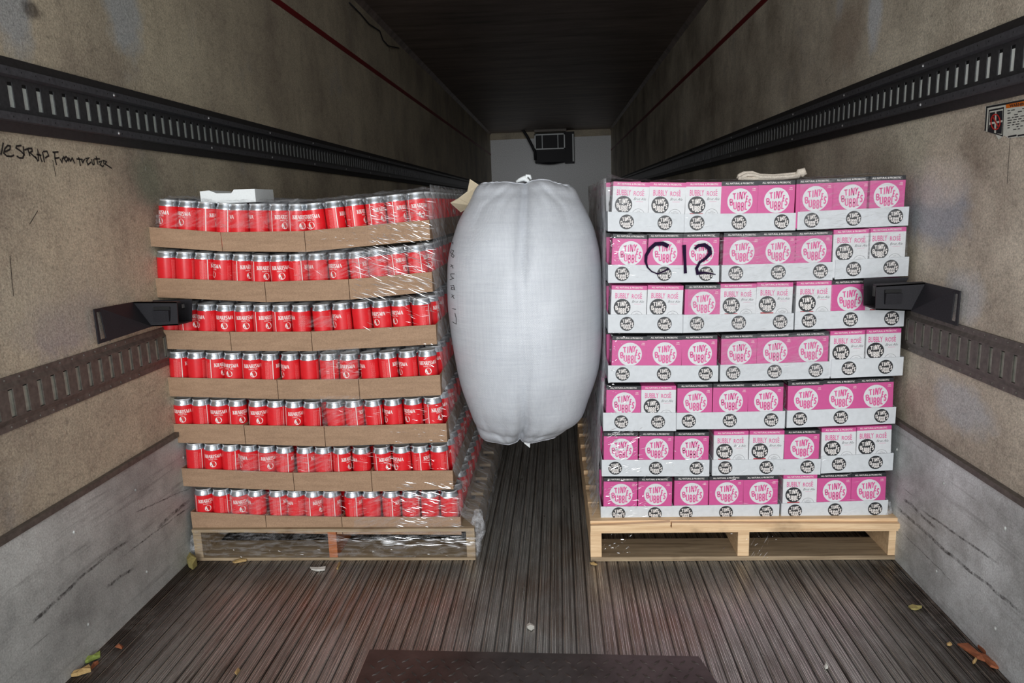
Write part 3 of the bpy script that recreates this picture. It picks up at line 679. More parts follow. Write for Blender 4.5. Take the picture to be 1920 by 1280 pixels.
# side trays and cans down the passage side of the left stack
random.seed(11)
for L, (BR, TR, d0) in enumerate(sideR):
    x1 = BR.x; z0 = BR.z; h = TR.z-BR.z; y = FYL+d0+.003; n = 0
    lens = [.397, .267, .2] if L % 2 else [.267, .397, .2]
    if LL[L]['n'][2] == 4: y = FYL+.397+.003; lens = [.267, .267, .267]
    for k_, dl in enumerate(lens):
        w = .262 if dl > .3 else .39
        TL2, TR2, BL2, BR2 = Vector((x1-w, y, z0+h)), Vector((x1, y, z0+h)), Vector((x1-w, y, z0)), Vector((x1, y, z0))
        mk_tray('cardboard_tray', TL2, TR2, BL2, BR2, dl-.003, 'kraft', 'brown tray on the wrapped side, %s from the front, %s layer' % (ORD[k_+1], LAY[L]), 'tray', 'cardboard trays of the red can stack')
        y += dl
    y = FYL+.0035+CRAD+.0656; tot = 17; fr = FYL+(.267 if LL[L]['n'][2] == 6 else .397)
    walls = [fr]; yy = fr+.003
    for dl in lens: yy += dl; walls.append(yy)
    cnt = 1
    lo = FYL
    segs = [(FYL+.003+.0656, fr-.003)]; a = fr+.003
    for dl in lens: segs.append((a+.003, a+dl-.006)); a += dl
    for (ya, yb) in segs:
        nn = int((yb-ya)/(2*CRAD+.0004))
        for q in range(nn):
            yc = ya+CRAD+(yb-ya-2*CRAD)*(q/(nn-1) if nn > 1 else 0)
            add_can((x1-.003-CRAD, yc, z0+.0032), random.uniform(0, 6.28), 0, 'red can, wrapped passage side, %s from front corner, %s layer' % (ORD[cnt], LAY[L]), 'red cans on the wrapped passage side')
            cnt += 1
            if cnt > 17: break
# cans behind the front rows, seen only through the gaps
mb = MB(); pr = [(.026, 0), (CRAD-.0006, .01), (CRAD-.0006, .134), (.0275, .150), (.0275, .156), (0, .154)]
for L, d in enumerate(LL):
    for j in range(3):
        (xa, ta, ba), (xb, tb, bb) = d['t'][j], d['t'][j+1]; BL, BR = aty(xa+.6, ba, FYL), aty(xb-.6, bb, FYL); nn = d['n'][j]; w = BR.x-BL.x
        for q in range(nn):
            if j == 2 and q == nn-1: continue
            x = BL.x+.004+CRAD+(w-.008-2*CRAD)*q/(nn-1)
            for r in range(1, 3 if L else 17):
                y = FYL+.0035+CRAD+r*.0657; z = BL.z+(BR.z-BL.z)*(q+.5)/nn+.003
                for m, sl in (('red', slice(0, 3)), ('alu', slice(2, 6))):
                    P = pr[sl]; mb.grid(lambda a, b: (x+P[a][0]*math.cos(PI*b/6), y+P[a][0]*math.sin(PI*b/6), z+P[a][1]), len(P), 12, m, cv=True)
thing('packed_cans', mb.mesh('packed_cans', True), 'packed red cans inside the trays behind the front row', 'cans')['kind'] = 'stuff'

# ------------------------------------------------------------------ cartons
KW, KD, KH = .1148, .1148, .1515; GS = .955
def carton(kind):
    mb = MB(); a = KW/2; pk = kind == 'pink'
    body, ban = ('pink', 'ink') if pk else ('cwhite', 'pink')
    mb.box(-a, 0, 0, a, KD, KH-.014, body); mb.box(-a, 0, KH-.014, a, KD, KH, ban)
    # soft rounded print panel joints: printed graphics, on the front and on the side faces
    def face(fn0):
        fn = lambda u, v, l: fn0(u*GS, KH-(KH-v)*GS, l)
        put(mb, mv(text('ALL NATURAL & PROBIOTIC', .0058, .092, 0, .012), -.047, KH-.0098), 'pr_white', fn, .0003)
        if pk:
            put(mb, disc(.002, KH-.064, .0412, 36), 'cwhite', fn, .0002)
            put(mb, mv(LOGO, .002, KH-.064, .0395), 'inkpink', fn, .0004)
            put(mb, mv(text('100', .0035, .009, 0, .01), .042, KH-.026)+mv(text('CALS', .0032, .012, 0, .01), .040, KH-.031), 'pr_white', fn, .0003)
        else:
            put(mb, mv(text('BUBBLY', .019, .047, .0, .012), -.047, KH-.0445)+mv(text('ROSE', .0155, .035, 0, .012), .009, KH-.0445)+ribbon([(.0375, KH-.0275), (.041, KH-.023)], .0022), 'inkpink', fn, .0003)
            put(mb, disc(-.0226, KH-.0747, .0288, 30), 'ink', fn, .0002)
            put(mb, mv(LOGO, -.0226, KH-.0747, .0268), 'pr_white', fn, .0004)
            put(mb, mv(text('Brut Ale', .0085, .040, .35, -.01), .010, KH-.0585), 'ink', fn, .0003)
            put(mb, rect(.018, KH-.0635, .042, KH-.0628), 'inkpink', fn, .0003)
            put(mb, ribbon(arc(.028, KH-.108, .021, .021, 0, 180, 14), .0007), 'ink', fn, .0003)
            put(mb, mv(text('WITH', .002, .010), .023, KH-.096)+mv(text('BUBBLY ROSE', .0018, .024), .016, KH-.100)+mv(text('BOTANICALS', .0018, .020), .018, KH-.104), 'ink', fn, .0003)
            put(mb, rect(-.044, KH-.112, -.001, KH-.101), 'fruit', fn, .0001)
            put(mb, disc(-.0226, KH-.107, .005, 12)+disc(-.036, KH-.108, .004, 12)+disc(-.008, KH-.108, .004, 12), 'sred', fn, .00015)
    face(lambda u, v, l: (u, -.00015-l, v))
    face(lambda u, v, l: (-a-.00015-l, KD/2-u, v))
    return mb.mesh('carton_'+kind)
CM = {'P': carton('pink'), 'W': carton('white')}
DESC = {'P': 'pink carton, white logo disc', 'W': 'white carton, pink lettering'}
RL = [
 dict(c=[(1146, 1211.6, 340, 342, 'W'), (1213.4, 1282.8, 341.5, 343, 'W'), (1284.7, 1352.3, 341, 341, 'W'), (1352.3, 1420.6, 341, 340, 'P'), (1422.5, 1489, 339.5, 338.5, 'P'), (1495.6, 1564.6, 336.8, 333.8, 'P'), (1565.4, 1632.5, 334.2, 331, 'P'), (1632.5, 1695.3, 329.3, 327.5, 'P')],
      t=[(1139.75, 396.6, 433.7, 1282.6, 401, 435.6, (1175, 1246.8)), (1283, 401, 435.6, 1491.9, 399, 431.5, (1307, 1386, 1465.6)), (1495.2, 397, 431, 1703.7, 387, 422.5, (1521.9, 1601, 1679))]),
 dict(c=[(1145.6, 1211, 439.4, 441, 'P'), (1211, 1279, 441, 440.5, 'P'), (1280.4, 1347.5, 438.8, 438, 'P'), (1357, 1423.4, 437, 436.5, 'P'), (1424.4, 1492.8, 436, 435, 'P'), (1492.8, 1561, 434, 432, 'P'), (1566, 1633, 431, 428.5, 'W'), (1634.4, 1698, 427, 424.5, 'W')],
      t=[(1140.3, 496.2, 530.3, 1348.4, 497.5, 528.4, (1166.6, 1245.9, 1324)), (1353, 497, 528.4, 1561.6, 491, 524.7, (1379.7, 1459.6, 1538.4)), (1566, 488, 523.7, 1703.7, 481, 517, (1600.6, 1670.6))]),
 dict(c=[(1143.5, 1210.2, 531.5, 532.5, 'W'), (1210.6, 1279, 533, 534, 'W'), (1283.4, 1350.9, 533, 532.5, 'P'), (1351, 1418, 531, 530, 'W'), (1418.7, 1485.9, 528.5, 528, 'W'), (1495, 1561.6, 528, 526.5, 'W'), (1561.6, 1628, 527.5, 525.5, 'P'), (1628.7, 1693.4, 522.5, 519.5, 'W')],
      t=[(1140.3, 589.7, 624, 1280.4, 589.7, 624, (1175.6, 1246)), (1281, 590, 624, 1488, 587, 618, (1307, 1385.6, 1462.8)), (1490.4, 585, 618, 1695.3, 579.7, 611.6, (1517, 1595, 1672))]),
 dict(c=[(1145.6, 1210.6, 627, 628, 'P'), (1211, 1277.7, 628, 628, 'P'), (1278, 1345.3, 627, 626, 'P'), (1353.5, 1420, 625, 623.5, 'P'), (1420.6, 1487.7, 623, 621.5, 'P'), (1488, 1555.6, 621, 619, 'P'), (1560.3, 1626, 620, 617.5, 'W'), (1626, 1690.6, 616, 613.5, 'W')],
      t=[(1140.3, 685, 716.9, 1346.6, 685, 715, (1167.5, 1245.3, 1323)), (1350.3, 684, 715, 1556.2, 677.2, 709, (1374.7, 1452.5, 1529.7)), (1558.4, 674.4, 709, 1693.4, 668.7, 703.4, (1591.8, 1660.6))]),
 dict(c=[(1135.6, 1200, 719.3, 719.5, 'P'), (1200.6, 1268, 719, 718.5, 'W'), (1269.6, 1336.6, 718.8, 717.8, 'P'), (1337, 1403, 717, 716.5, 'P'), (1403, 1471.6, 716.5, 714.8, 'P'), (1479.7, 1545.9, 714.5, 712.5, 'P'), (1546, 1611.9, 712.2, 710.5, 'P'), (1612, 1677.9, 709.5, 707, 'P')],
      t=[(1130.9, 773.7, 807.8, 1267.7, 773.7, 807.8, (1165, 1234)), (1268.5, 774, 805, 1471.8, 770.3, 802.7, (1291.6, 1368.8, 1446)), (1475.4, 769.7, 802, 1679.4, 762.8, 793.7, (1500, 1576.8, 1653))]),
 dict(c=[(1130.3, 1196, 808, 808, 'P'), (1196.5, 1263.4, 808.5, 808.5, 'P'), (1263.8, 1329.4, 808, 807.8, 'P'), (1338.4, 1405, 806.5, 805.5, 'W'), (1405.6, 1470.9, 805, 804.5, 'W'), (1471.6, 1539, 804, 802.8, 'P'), (1543.4, 1609, 802, 800, 'W'), (1609, 1675, 799.3, 796.5, 'W')],
      t=[(1128.4, 862, 892.7, 1330, 862, 892.7, (1153.7, 1230, 1306)), (1335.2, 862, 891.5, 1538.7, 860, 889.4, (1360, 1437.5, 1514)), (1539.7, 855, 887.5, 1674.7, 849, 881, (1573, 1641.9))]),
 dict(c=[(1129.7, 1194.7, 897.5, 898, 'P'), (1195.3, 1260.4, 898, 898, 'P'), (1263.4, 1329.4, 895, 894.7, 'P'), (1329.7, 1396, 894.5, 893.5, 'P'), (1396, 1460.4, 893, 891.5, 'P'), (1469.7, 1535, 891.5, 890.5, 'W'), (1535, 1598.7, 889.5, 888, 'P'), (1598.7, 1664.4, 887, 885, 'P')],
      t=[(1126.5, 949.5, 976, 1261, 948.5, 976, (1160, 1228)), (1261, 948, 975, 1461, 945, 972.5, (1286, 1361.6, 1436.5)), (1464.7, 943.8, 972.5, 1664.4, 937, 968, (1490.6, 1566, 1641))]),
]
def fyr(x): return FYR+(x-.2)*.01     # the stack stands turned by a hair, like its pallet
def aty_r(u, v):
    p = aty(u, v, FYR)
    return aty(u, v, fyr(p.x))
kinds = {}
kcnt = {}
def add_carton(kind, loc, rot, label, group):
    o = thing('drink_carton', CM[kind], label, 'carton', group); o.location = loc; o.rotation_euler = rot; return o
sideX = []
for L, d in enumerate(RL):
    nm = LAY[L]
    for j, (xa, ta, ba, xb, tb, bb, lg) in enumerate(d['t']):
        TL, TR, BL, BR = aty_r(xa, ta), aty_r(xb, tb), aty_r(xa, ba), aty_r(xb, bb)
        BL.x = TL.x = (TL.x+BL.x)/2; BR.x = TR.x = (TR.x+BR.x)/2; BL.y = TL.y; BR.y = TR.y
        def deco(mb, TL, TR, BL, BR, lg=lg, xa=xa, xb=xb):
            hh = TL.z-BL.z
            for lx in lg:
                f = (lx-xa)/(xb-xa); c = (TL+BL)/2*(1-f)+(TR+BR)/2*f
                fn = lambda u, v, l: (c.x+u*.97, c.y-.0004-l, c.z+v*.97)
                put(mb, disc(0, 0, .0242, 28), 'ink', fn, 0); put(mb, mv(LOGO, 0, 0, .0232), 'pr_white', fn, .0002)
        pos = ('left', 'middle', 'right')[j]
        mk_tray('carton_tray', TL, TR, BL, BR, .238 if len(lg) == 3 else .353, 'traywhite', 'white tray with %s black logos, %s of the %s layer of cartons' % (('two', 'three')[len(lg)-2], pos, nm), 'tray', 'white trays of the carton stack', deco=deco)
        if j == 0: sideX.append((BL.copy(), TL.z-BL.z, .238 if len(lg) == 3 else .353))
    for i, (xa, xb, ya, yb, kd) in enumerate(d['c']):
        # which tray
        for (ta0, ta1, tb0, tb1, ta2, tb2, lg) in d['t']:
            if ta0-6 <= (xa+xb)/2 <= tb1+6: tr = (ta0, tb0, tb1, tb2)
        pa, pb = aty_r(xa, ya), aty_r(xb, yb); ang = math.atan2(pb.z-pa.z, pb.x-pa.x)
        mid = (pa+pb)/2; yy = fyr(mid.x)+.0032
        base = Vector((mid.x, yy, mid.z-KH))
        # keep the base on its tray
        for (txa, ty0, ty1, txb, ty2, ty3, lg) in d['t']:
            if txa <= (xa+xb)/2 <= txb:
                f = ((xa+xb)/2-txa)/(txb-txa); zb = aty_r((xa+xb)/2, ty1+(ty3-ty1)*f).z; base.z = zb+.0045
        add_carton(kd, base, (0, -ang, .01), '%s, front face, %s from left, %s layer' % (DESC[kd], ORD[i], nm), 'drink cartons on the front of the stack')
# passage side of the carton stack
random.seed(5)
for L, (BL, hh, d0) in enumerate(sideX):
    x0 = BL.x; z0 = BL.z; y = BL.y+d0+.002
    lens = [.24, .355, .24] if d0 > .3 else [.355, .24, .24]
    segs = [(BL.y, d0)]
    for k_, dl in enumerate(lens):
        w = .353 if dl < .3 else .238
        A = Vector((x0, y, z0)); mk_tray('carton_tray', A+Vector((0, 0, hh)), A+Vector((w, 0, hh)), A, A+Vector((w, 0, 0)), dl-.003, 'traywhite', 'white tray, passage side, %s from the front, %s layer' % (ORD[k_+1], LAY[L]), 'tray', 'white trays of the carton stack')
        segs.append((y, dl)); y += dl
    cnt = 1
    for si, (ys_, dl) in enumerate(segs):
        n = 3 if dl > .3 else 2
        for q in range(n):
            if si == 0 and q == 0: continue
            kd = random.choice('PPW'); yc = ys_+.0035+(q)*(KD+.001)
            add_carton(kd, (x0+.003+KW/2, yc, z0+.0045), (0, 0, 0), '%s, passage side, %s from front corner, %s layer' % (DESC[kd], ORD[cnt], LAY[L]), 'drink cartons on the passage side')
            cnt += 1

# cartons behind the front ones in the top layer, under the film
mb = MB()
for i, (xa, xb, ya, yb, kd) in enumerate(RL[0]['c']):
    if i == 0: continue
    a, b = aty_r(xa, ya), aty_r(xb, yb)
    for r in range(1, 10):
        y = a.y+.0045+r*(KD+.003); q = 'PWPPWPPPW'[(i*2+r) % 9]; x0 = (a.x+b.x)/2-KW/2; z1 = (a.z+b.z)/2-.003
        mb.box(x0, y, z1-KH, x0+KW, y+KD, z1-.014, 'pink' if q == 'P' else 'cwhite'); mb.box(x0, y, z1-.014, x0+KW, y+KD, z1, 'ink' if q == 'P' else 'pink')
thing('packed_cartons', mb.mesh('packed_cartons'), 'packed cartons behind the front row in the top layer, under the film', 'cartons')['kind'] = 'stuff'

# ------------------------------------------------------------------ air bag between the stacks
OL = [(907.5, 341.5), (896, 346), (888, 358), (877, 383), (863, 407), (855, 426.9), (841.9, 475), (838.8, 518.7), (839.5, 550), (841.9, 584.4), (850.6, 650), (863.7, 715.6), (881.2, 768), (893, 800), (900.9, 820.6), (912, 826.5)]
OR = [(1062, 345), (1076, 352), (1083, 362), (1091, 379), (1100, 396), (1110, 418), (1117.5, 440), (1126, 483.7), (1129.7, 562.5), (1129.5, 600), (1128.4, 641), (1121.9, 693.7), (1104.4, 746), (1091, 781), (1065, 803), (1038.7, 822.8)]
YB = 2.54
def interp(tab, z):
    if z >= tab[0][0]: return tab[0][1]
    for (za, xa), (zb, xb) in zip(tab, tab[1:]):
        if za >= z >= zb: f = (za-z)/(za-zb+1e-9); return xa+(xb-xa)*f
    return tab[-1][1]
NL, NU = 110, 144
lefts = [aty(u, v, YB) for u, v in OL]; rights = [aty(u, v, YB) for u, v in OR]
def cat(P, f):
    n = len(P)-1; i = min(int(f*n), n-1); t = f*n-i
    p0, p1, p2, p3 = P[max(i-1, 0)], P[i], P[i+1], P[min(i+2, n)]
    return .5*((2*p1)+(-p0+p2)*t+(2*p0-5*p1+4*p2-p3)*t*t+(-p0+3*p1-3*p2+p3)*t**3)
def arcpar(P):
    d = [0]
    for a, b in zip(P, P[1:]): d.append(d[-1]+(b-a).length)
    d = [q/d[-1] for q in d]
    def f(t):
        for i in range(len(d)-1):
            if d[i] <= t <= d[i+1]+1e-9:
                return cat(P, (i+(t-d[i])/(d[i+1]-d[i]))/(len(P)-1))
        return P[-1]
    return f
fl, fr_ = arcpar(lefts), arcpar(rights)
def bagpt(a, b):
    v = a/(NL-1); t = 2*PI*b/NU; A, B = fl(v), fr_(v); c = (A+B)/2; hx = (B.x-A.x)/2
    e = math.sin(PI*min(max(v, 0), 1)); hy = .012+.27*(1-abs(2*v-1)**2.6)**.62
    ct, sn = math.cos(t), math.sin(t); n = 2/2.35
    X = math.copysign(abs(ct)**n, ct); Yy = math.copysign(abs(sn)**n, sn)
    z = A.z+(B.z-A.z)*(X+1)/2
    tilt = .0
    p = Vector((c.x+hx*X, YB+.03+hy*Yy, z))
    # seam ridge on the crown and foot sags between the ears and the tied middle
    end = math.exp(-(v/.05)**2)+math.exp(-((1-v)/.05)**2)
    # creases running from the tied middle
    u = X-.0; front = 1 if sn < 0 else .4
    for v0, dep, ln in ((0, .052, .26), (1, .078, .20)):
        dv = abs(v-v0)
        cr_ = dep*1.35*math.exp(-(dv/ln)**1.5)*(1-math.exp(-(dv/.02)**2)*.6)
        p.y += front*cr_*math.exp(-(abs(u)/.07)**1.1)*(1 if sn < 0 else -1)
        for ua, am in ((.32, .010), (-.34, .010), (.62, .009), (-.66, .009)):
            uu = u-ua*min(1, dv/.12+.15); p.y += front*am*math.exp(-(dv/.13)**2)*math.exp(-(uu/.05)**2)
    p.y += .0022*math.sin(9*u+14*v)*front+.0016*math.sin(31*v+5*u)
    # small puckers along both seams
    pk = math.exp(-(v/.03)**2)+math.exp(-((1-v)/.03)**2)
    p.y += (.006*math.exp(-(v/.03)**2)+.002*math.exp(-((1-v)/.03)**2))*math.sin(u*23+1.3+2*math.sin(u*7)); p.z += math.exp(-(v/.03)**2)*.0014*math.sin(u*31+3*math.sin(u*9))
    p.z += math.exp(-(v/.10)**2)*(.018*math.exp(-((u-.38)/.34)**2)+.005*math.exp(-((u+.5)/.3)**2)-.004*math.exp(-(u/.08)**2))
    p.z -= math.exp(-((1-v)/.08)**2)*.009*math.exp(-((u+.1)/.6)**2)
    # slack folds along the crown and the foot
    p.y += front*.007*math.exp(-((v-.055-.02*abs(u))/.014)**2)*(1 if sn < 0 else -1)
    p.y += front*.009*math.exp(-((v-.945+.03*abs(u-.1))/.014)**2)*(1 if sn < 0 else -1)
    return p
mb = MB(); mb.grid(bagpt, NL, NU, 'bag', cv=True)
mb.f.append(tuple(range(NU))); mb.m.append(0); mb.f.append(tuple((NL-1)*NU+j for j in reversed(range(NU)))); mb.m.append(0)
root = thing('dunnage_air_bag', None, 'big inflated white woven air bag wedged between the two stacks', 'air bag', None)
bo = link('bag_body', mb.mesh('bag_body', True), root)
bvh = BVHTree.FromPolygons([Vector(v) for v in mb.v], [f for f in mb.f if len(f) == 4])
def onbag(u, v, lift=.001):
    r = ray(u, v).normalized(); h = bvh.ray_cast(CAM, r)
    if h[0] is None: return None
    return h[0]-r*lift
# seam cords along crown and foot
for v, nm in ((.014, 'seam_cord'), (.986, 'seam_cord')):
    pts = [bagpt(v*(NL-1), NU*.5+NU*.5*i/80)+Vector((0, -.001, 0)) for i in range(81)]
    m2 = MB(); m2.tube(pts, .0022, 'bag', 6); link(nm, m2.mesh(nm, True), root)
m2 = MB()
tp = [(968, 341), (975, 337), (983, 334), (990, 339), (993, 346), (997, 352), (1001, 359)]
T = [aty(u, v, 2.55) for u, v in tp]; m2.tube(T, [.004, .007, .010, .006, .004, .0035, .002], 'foam', 8)
m2.tube([aty(u, v, 2.55) for u, v in ((984, 338), (988, 329), (993, 330), (996, 336))], [.004, .006, .006, .003], 'foam', 8)
link('tied_corner', m2.mesh('tied_corner', True), root, label='knotted white cord at the top')
m2 = MB()
m2.hexa([aty(980, 822, 2.56), aty(994, 822, 2.56), aty(994, 822, 2.563), aty(980, 822, 2.563), aty(978, 815, 2.56), aty(992, 812, 2.56), aty(992, 812, 2.563), aty(978, 815, 2.563)], 'foam')
m2.hexa([aty(983, 831, 2.55), aty(993, 839, 2.55), aty(994, 838, 2.553), aty(984, 830, 2.553), aty(980, 820, 2.55), aty(994, 822, 2.55), aty(994, 822, 2.553), aty(980, 820, 2.553)], 'foam')
link('corner_tag', m2.mesh('corner_tag'), root)
# size written down the left side
G = [[[(1528, 640), (1545, 655)], [(1555, 650), (1530, 700), (1545, 735)], [(1525, 700), (1545, 722)]],
     [[(1525, 790), (1550, 800), (1535, 830), (1520, 820), (1525, 800)], [(1535, 830), (1555, 850), (1545, 868), (1525, 850), (1535, 830)]],
     [[(1522, 935), (1545, 975)], [(1545, 945), (1515, 960)]],
     [[(1520, 1030), (1560, 1030)], [(1520, 1030), (1525, 1060), (1550, 1075), (1510, 1090)]],
     [[(1515, 1150), (1550, 1145), (1555, 1175), (1530, 1165)], [(1530, 1160), (1525, 1185), (1560, 1190), (1555, 1170)]],
     [[(1530, 1235), (1555, 1280)], [(1555, 1245), (1525, 1265)]]]
G2 = [[[(1535, 205), (1572, 212)]], [[(1562, 250), (1575, 300), (1575, 360), (1535, 335)]]]
m2 = MB()
def bagstroke(pts, wd):
    dense = []
    for (x0, y0), (x1, y1) in zip(pts, pts[1:]):
        for i in range(5): dense.append((x0+(x1-x0)*i/5, y0+(y1-y0)*i/5))
    dense.append(pts[-1])
    for f in ribbon(dense, wd):
        q = [onbag(p.x, p.y, .0015) for p in f]
        if all(z is not None for z in q): m2.poly(q, 'pen')
for g, oy in [(g, 320) for g in G]+[(g, 540) for g in G2]:
    m2 = MB()
    for st in g: bagstroke([(560+x/5.333, oy+y/5.333) for x, y in st], 1.1)
    if m2.f: link('pen_character', m2.mesh('pen_character'), root, label='black handwritten character')
# cream paper flaps of the bag tucked behind its left shoulder
m2 = MB()
def flap(pts, y0, y1):
    P = [aty(u, v, y0+(y1-y0)*i/(len(pts)-1)) for i, (u, v) in enumerate(pts)]; q = [p+Vector((0, .0015, 0)) for p in P]
    m2.poly(P, 'paper'); m2.poly(list(reversed(q)), 'paper')
    for i in range(len(P)): j = (i+1) % len(P); m2.poly([P[i], q[i], q[j], P[j]], 'paper')
flap([(881, 335.5), (903, 350), (890, 372), (876, 360)], 2.66, 2.62); flap([(844, 380), (860, 371), (884, 353), (898, 349), (902, 362), (885, 385), (864, 398)], 2.56, 2.64)
thing('paper_flap', m2.mesh('paper_flap'), 'cream paper flap sticking out behind the left shoulder of the air bag', 'paper')

# ------------------------------------------------------------------ brackets
def bracket(sd, near_t, near_b, bend_t, bend_b, ft, fb, bk_t, bk_b, win, label):
    root = thing('beam_bracket', None, label, 'bracket', 'black beam brackets'); X = sd*(XW-.012); d = -sd
    nt, nb2 = atx(*near_t, X), atx(*near_b, X); yf = 2.23; yb = 2.345
    if sd < 0: pass
    bt, bb = atx(*bend_t, X*.985), atx(*bend_b, X*.985)
    nb2.y = nt.y = (nt.y+nb2.y)/2
    FT, FB = aty(*ft, yf), aty(*fb, yf)        # free end of the front plate
    BT, BB = aty(*bk_t, yb), aty(*bk_b, yb)
    bt = aty(*bend_t, yf); bb = aty(*bend_b, yf)
    th = .004
    def plate(mb, p, q, r, s, off):
        o = Vector(off); mb.hexa([p, q, q+o, p+o, s, r, r+o, s+o], 'bracket')
    # wall leaf with slotted end
    mb = MB(); o = Vector((d*th, 0, 0))
    f1, f2 = .045, .14
    l = lambda a, b, t: a+(b-a)*t
    plate(mb, nb2, l(nb2, bb, f1), l(nt, bt, f1), nt, o); plate(mb, l(nb2, bb, f2), bb, bt, l(nt, bt, f2), o)
    for a0, a1 in ((0, .1), (.9, 1)):
        p, q = l(nb2, bb, f1), l(nb2, bb, f2); r, s = l(nt, bt, f2), l(nt, bt, f1)
        plate(mb, l(p, s, a0), l(q, r, a0), l(q, r, a1), l(p, s, a1), o)
    for h in (.3, .5, .7): # pressed stiffening ribs
        p, q = l(l(nb2, nt, h), l(bb, bt, h), .42), l(l(nb2, nt, h), l(bb, bt, h), .98)
        mb.tube([p+o, q+o], .0022, 'bracket', 6)
    link('wall_leaf', mb.mesh('wall_leaf'), root)
    mb = MB(); plate(mb, bb, FB, FT, bt, (0, th, 0))
    q = [aty(u, v, yf-.003) for u, v in win]
    c = (bt+FT+bb+FB)/4
    link('front_plate', mb.mesh('front_plate'), root)
    mb = MB(); mb.hexa([q[3]+Vector((0, -.004, 0)), q[2]+Vector((0, -.004, 0)), q[2], q[3], q[0]+Vector((0, -.012, -.010)), q[1]+Vector((0, -.012, -.010)), q[1]+Vector((0, 0, -.010)), q[0]+Vector((0, 0, -.010))], 'bracket')
    mb.box(min(q[0].x, q[1].x), q[0].y-.003, q[0].z-.009, max(q[0].x, q[1].x), q[0].y, q[0].z, 'dark')
    link('latch_flap', mb.mesh('latch_flap'), root)
    mb = MB(); bt2 = Vector((bt.x, yb, BT.z)); bb2 = Vector((bb.x, yb, BB.z))
    plate(mb, bb2, BB, BT, bt2, (0, th, 0))
    mb.hexa([bb, FB, BB, bb2, bb+Vector((0, 0, th)), FB+Vector((0, 0, th)), BB+Vector((0, 0, th)), bb2+Vector((0, 0, th))], 'bracket')
    mb.hexa([bt-Vector((0, 0, th)), FT-Vector((0, 0, th)), l(FT, BT, .25)-Vector((0, 0, th)), l(bt, bt2, .25)-Vector((0, 0, th)), bt, FT, l(FT, BT, .25), l(bt, bt2, .25)], 'bracket')
    link('sleeve', mb.mesh('sleeve'), root)
    mb = MB(); c = l(BT, BB, .3); xc = c.x-.028 if sd < 0 else c.x+.026; mb.box(xc, yb-.012, c.z-.004 if sd < 0 else c.z-.03, xc+.004, yb-.001, c.z+.008, 'steel')
    link('spring_catch', mb.mesh('spring_catch'), root, label='small bright steel catch inside')
    return root
bracket(-1, (174.5, 579.5), (182.5, 645), (247, 566), (283, 612), (331.5, 566), (334, 609.5), (359.5, 561), (359.5, 603), [(288, 575.5), (318.5, 575.5), (318.5, 602), (290, 603)],
        'black metal beam bracket on the left wall in front of the red cans')
bracket(1, (1802.5, 545.5), (1797, 611), (1738, 530), (1710, 583), (1643, 535.5), (1642, 581), (1620.5, 522), (1619.5, 573), [(1659, 543), (1690, 542.5), (1689, 569), (1658.5, 570)],
        'black metal beam bracket on the right wall in front of the cartons')

# ------------------------------------------------------------------ things on top
mb = MB(); a = aty(377, 380, 2.42); b = aty(480, 380, 2.42); zt = aty(377, 357.5, 2.42).z; zm = aty(430, 362, 2.42).z; W = b.x-a.x
tz = max(a.z-.004, 0)
P = [(0, tz), (W, tz), (W, zt), (W*.62, zt), (W*.57, zm), (W*.3, zm+.001), (W*.17, zt), (0, zt-.002)]
for dy in (0,):
    F = [(a.x+x, 2.42, z) for x, z in P]; Bk = [(a.x+x, 2.58, z) for x, z in P]
    mb.poly(F, 'foam'); mb.poly(list(reversed(Bk)), 'foam')
    for i in range(len(P)): j = (i+1) % len(P); mb.poly([F[i], Bk[i], Bk[j], F[j]], 'foam')
thing('foam_block', mb.mesh('foam_block'), 'white notched foam packing block on top of the red cans', 'foam block')
mb = MB(); zt0 = .0
pts = [(1384, 335), (1386, 329), (1394, 325), (1410, 324), (1424, 329), (1450, 330), (1475, 328), (1492, 326), (1503, 323)]
pts2 = [(1388, 334), (1400, 328), (1412, 328), (1426, 332), (1452, 332.5), (1478, 331), (1500, 328)]
pts3 = [(1384, 334), (1392, 335), (1410, 335), (1440, 334.5), (1470, 333.5), (1498, 331)]
for P, rr, y in ((pts, .0065, 2.45), (pts2, .006, 2.438), (pts3, .006, 2.44)):
    mb.tube([aty(u, v, y) for u, v in P], rr, 'cotton', 8)
mb.tube([aty(1494, 329, 2.44), aty(1499, 323, 2.44), aty(1504, 321, 2.44), aty(1506, 327, 2.44), aty(1504, 333, 2.44)], [.006, .012, .013, .012, .007], 'cotton', 10)
thing('folded_strap', mb.mesh('folded_strap', True), 'cream cotton strap folded in a loop on top of the cartons', 'strap')
mb = MB(); mb.hexa([aty(1108, 721, 2.95), aty(1117, 728, 2.95), aty(1117, 728, 2.96), aty(1108, 721, 2.96), aty(1116, 700, 2.95), aty(1123, 705, 2.95), aty(1123, 705, 2.96), aty(1116, 700, 2.96)], 'yellow')
thing('yellow_strap', mb.mesh('yellow_strap'), 'small yellow strap end showing between the air bag and the cartons', 'strap')

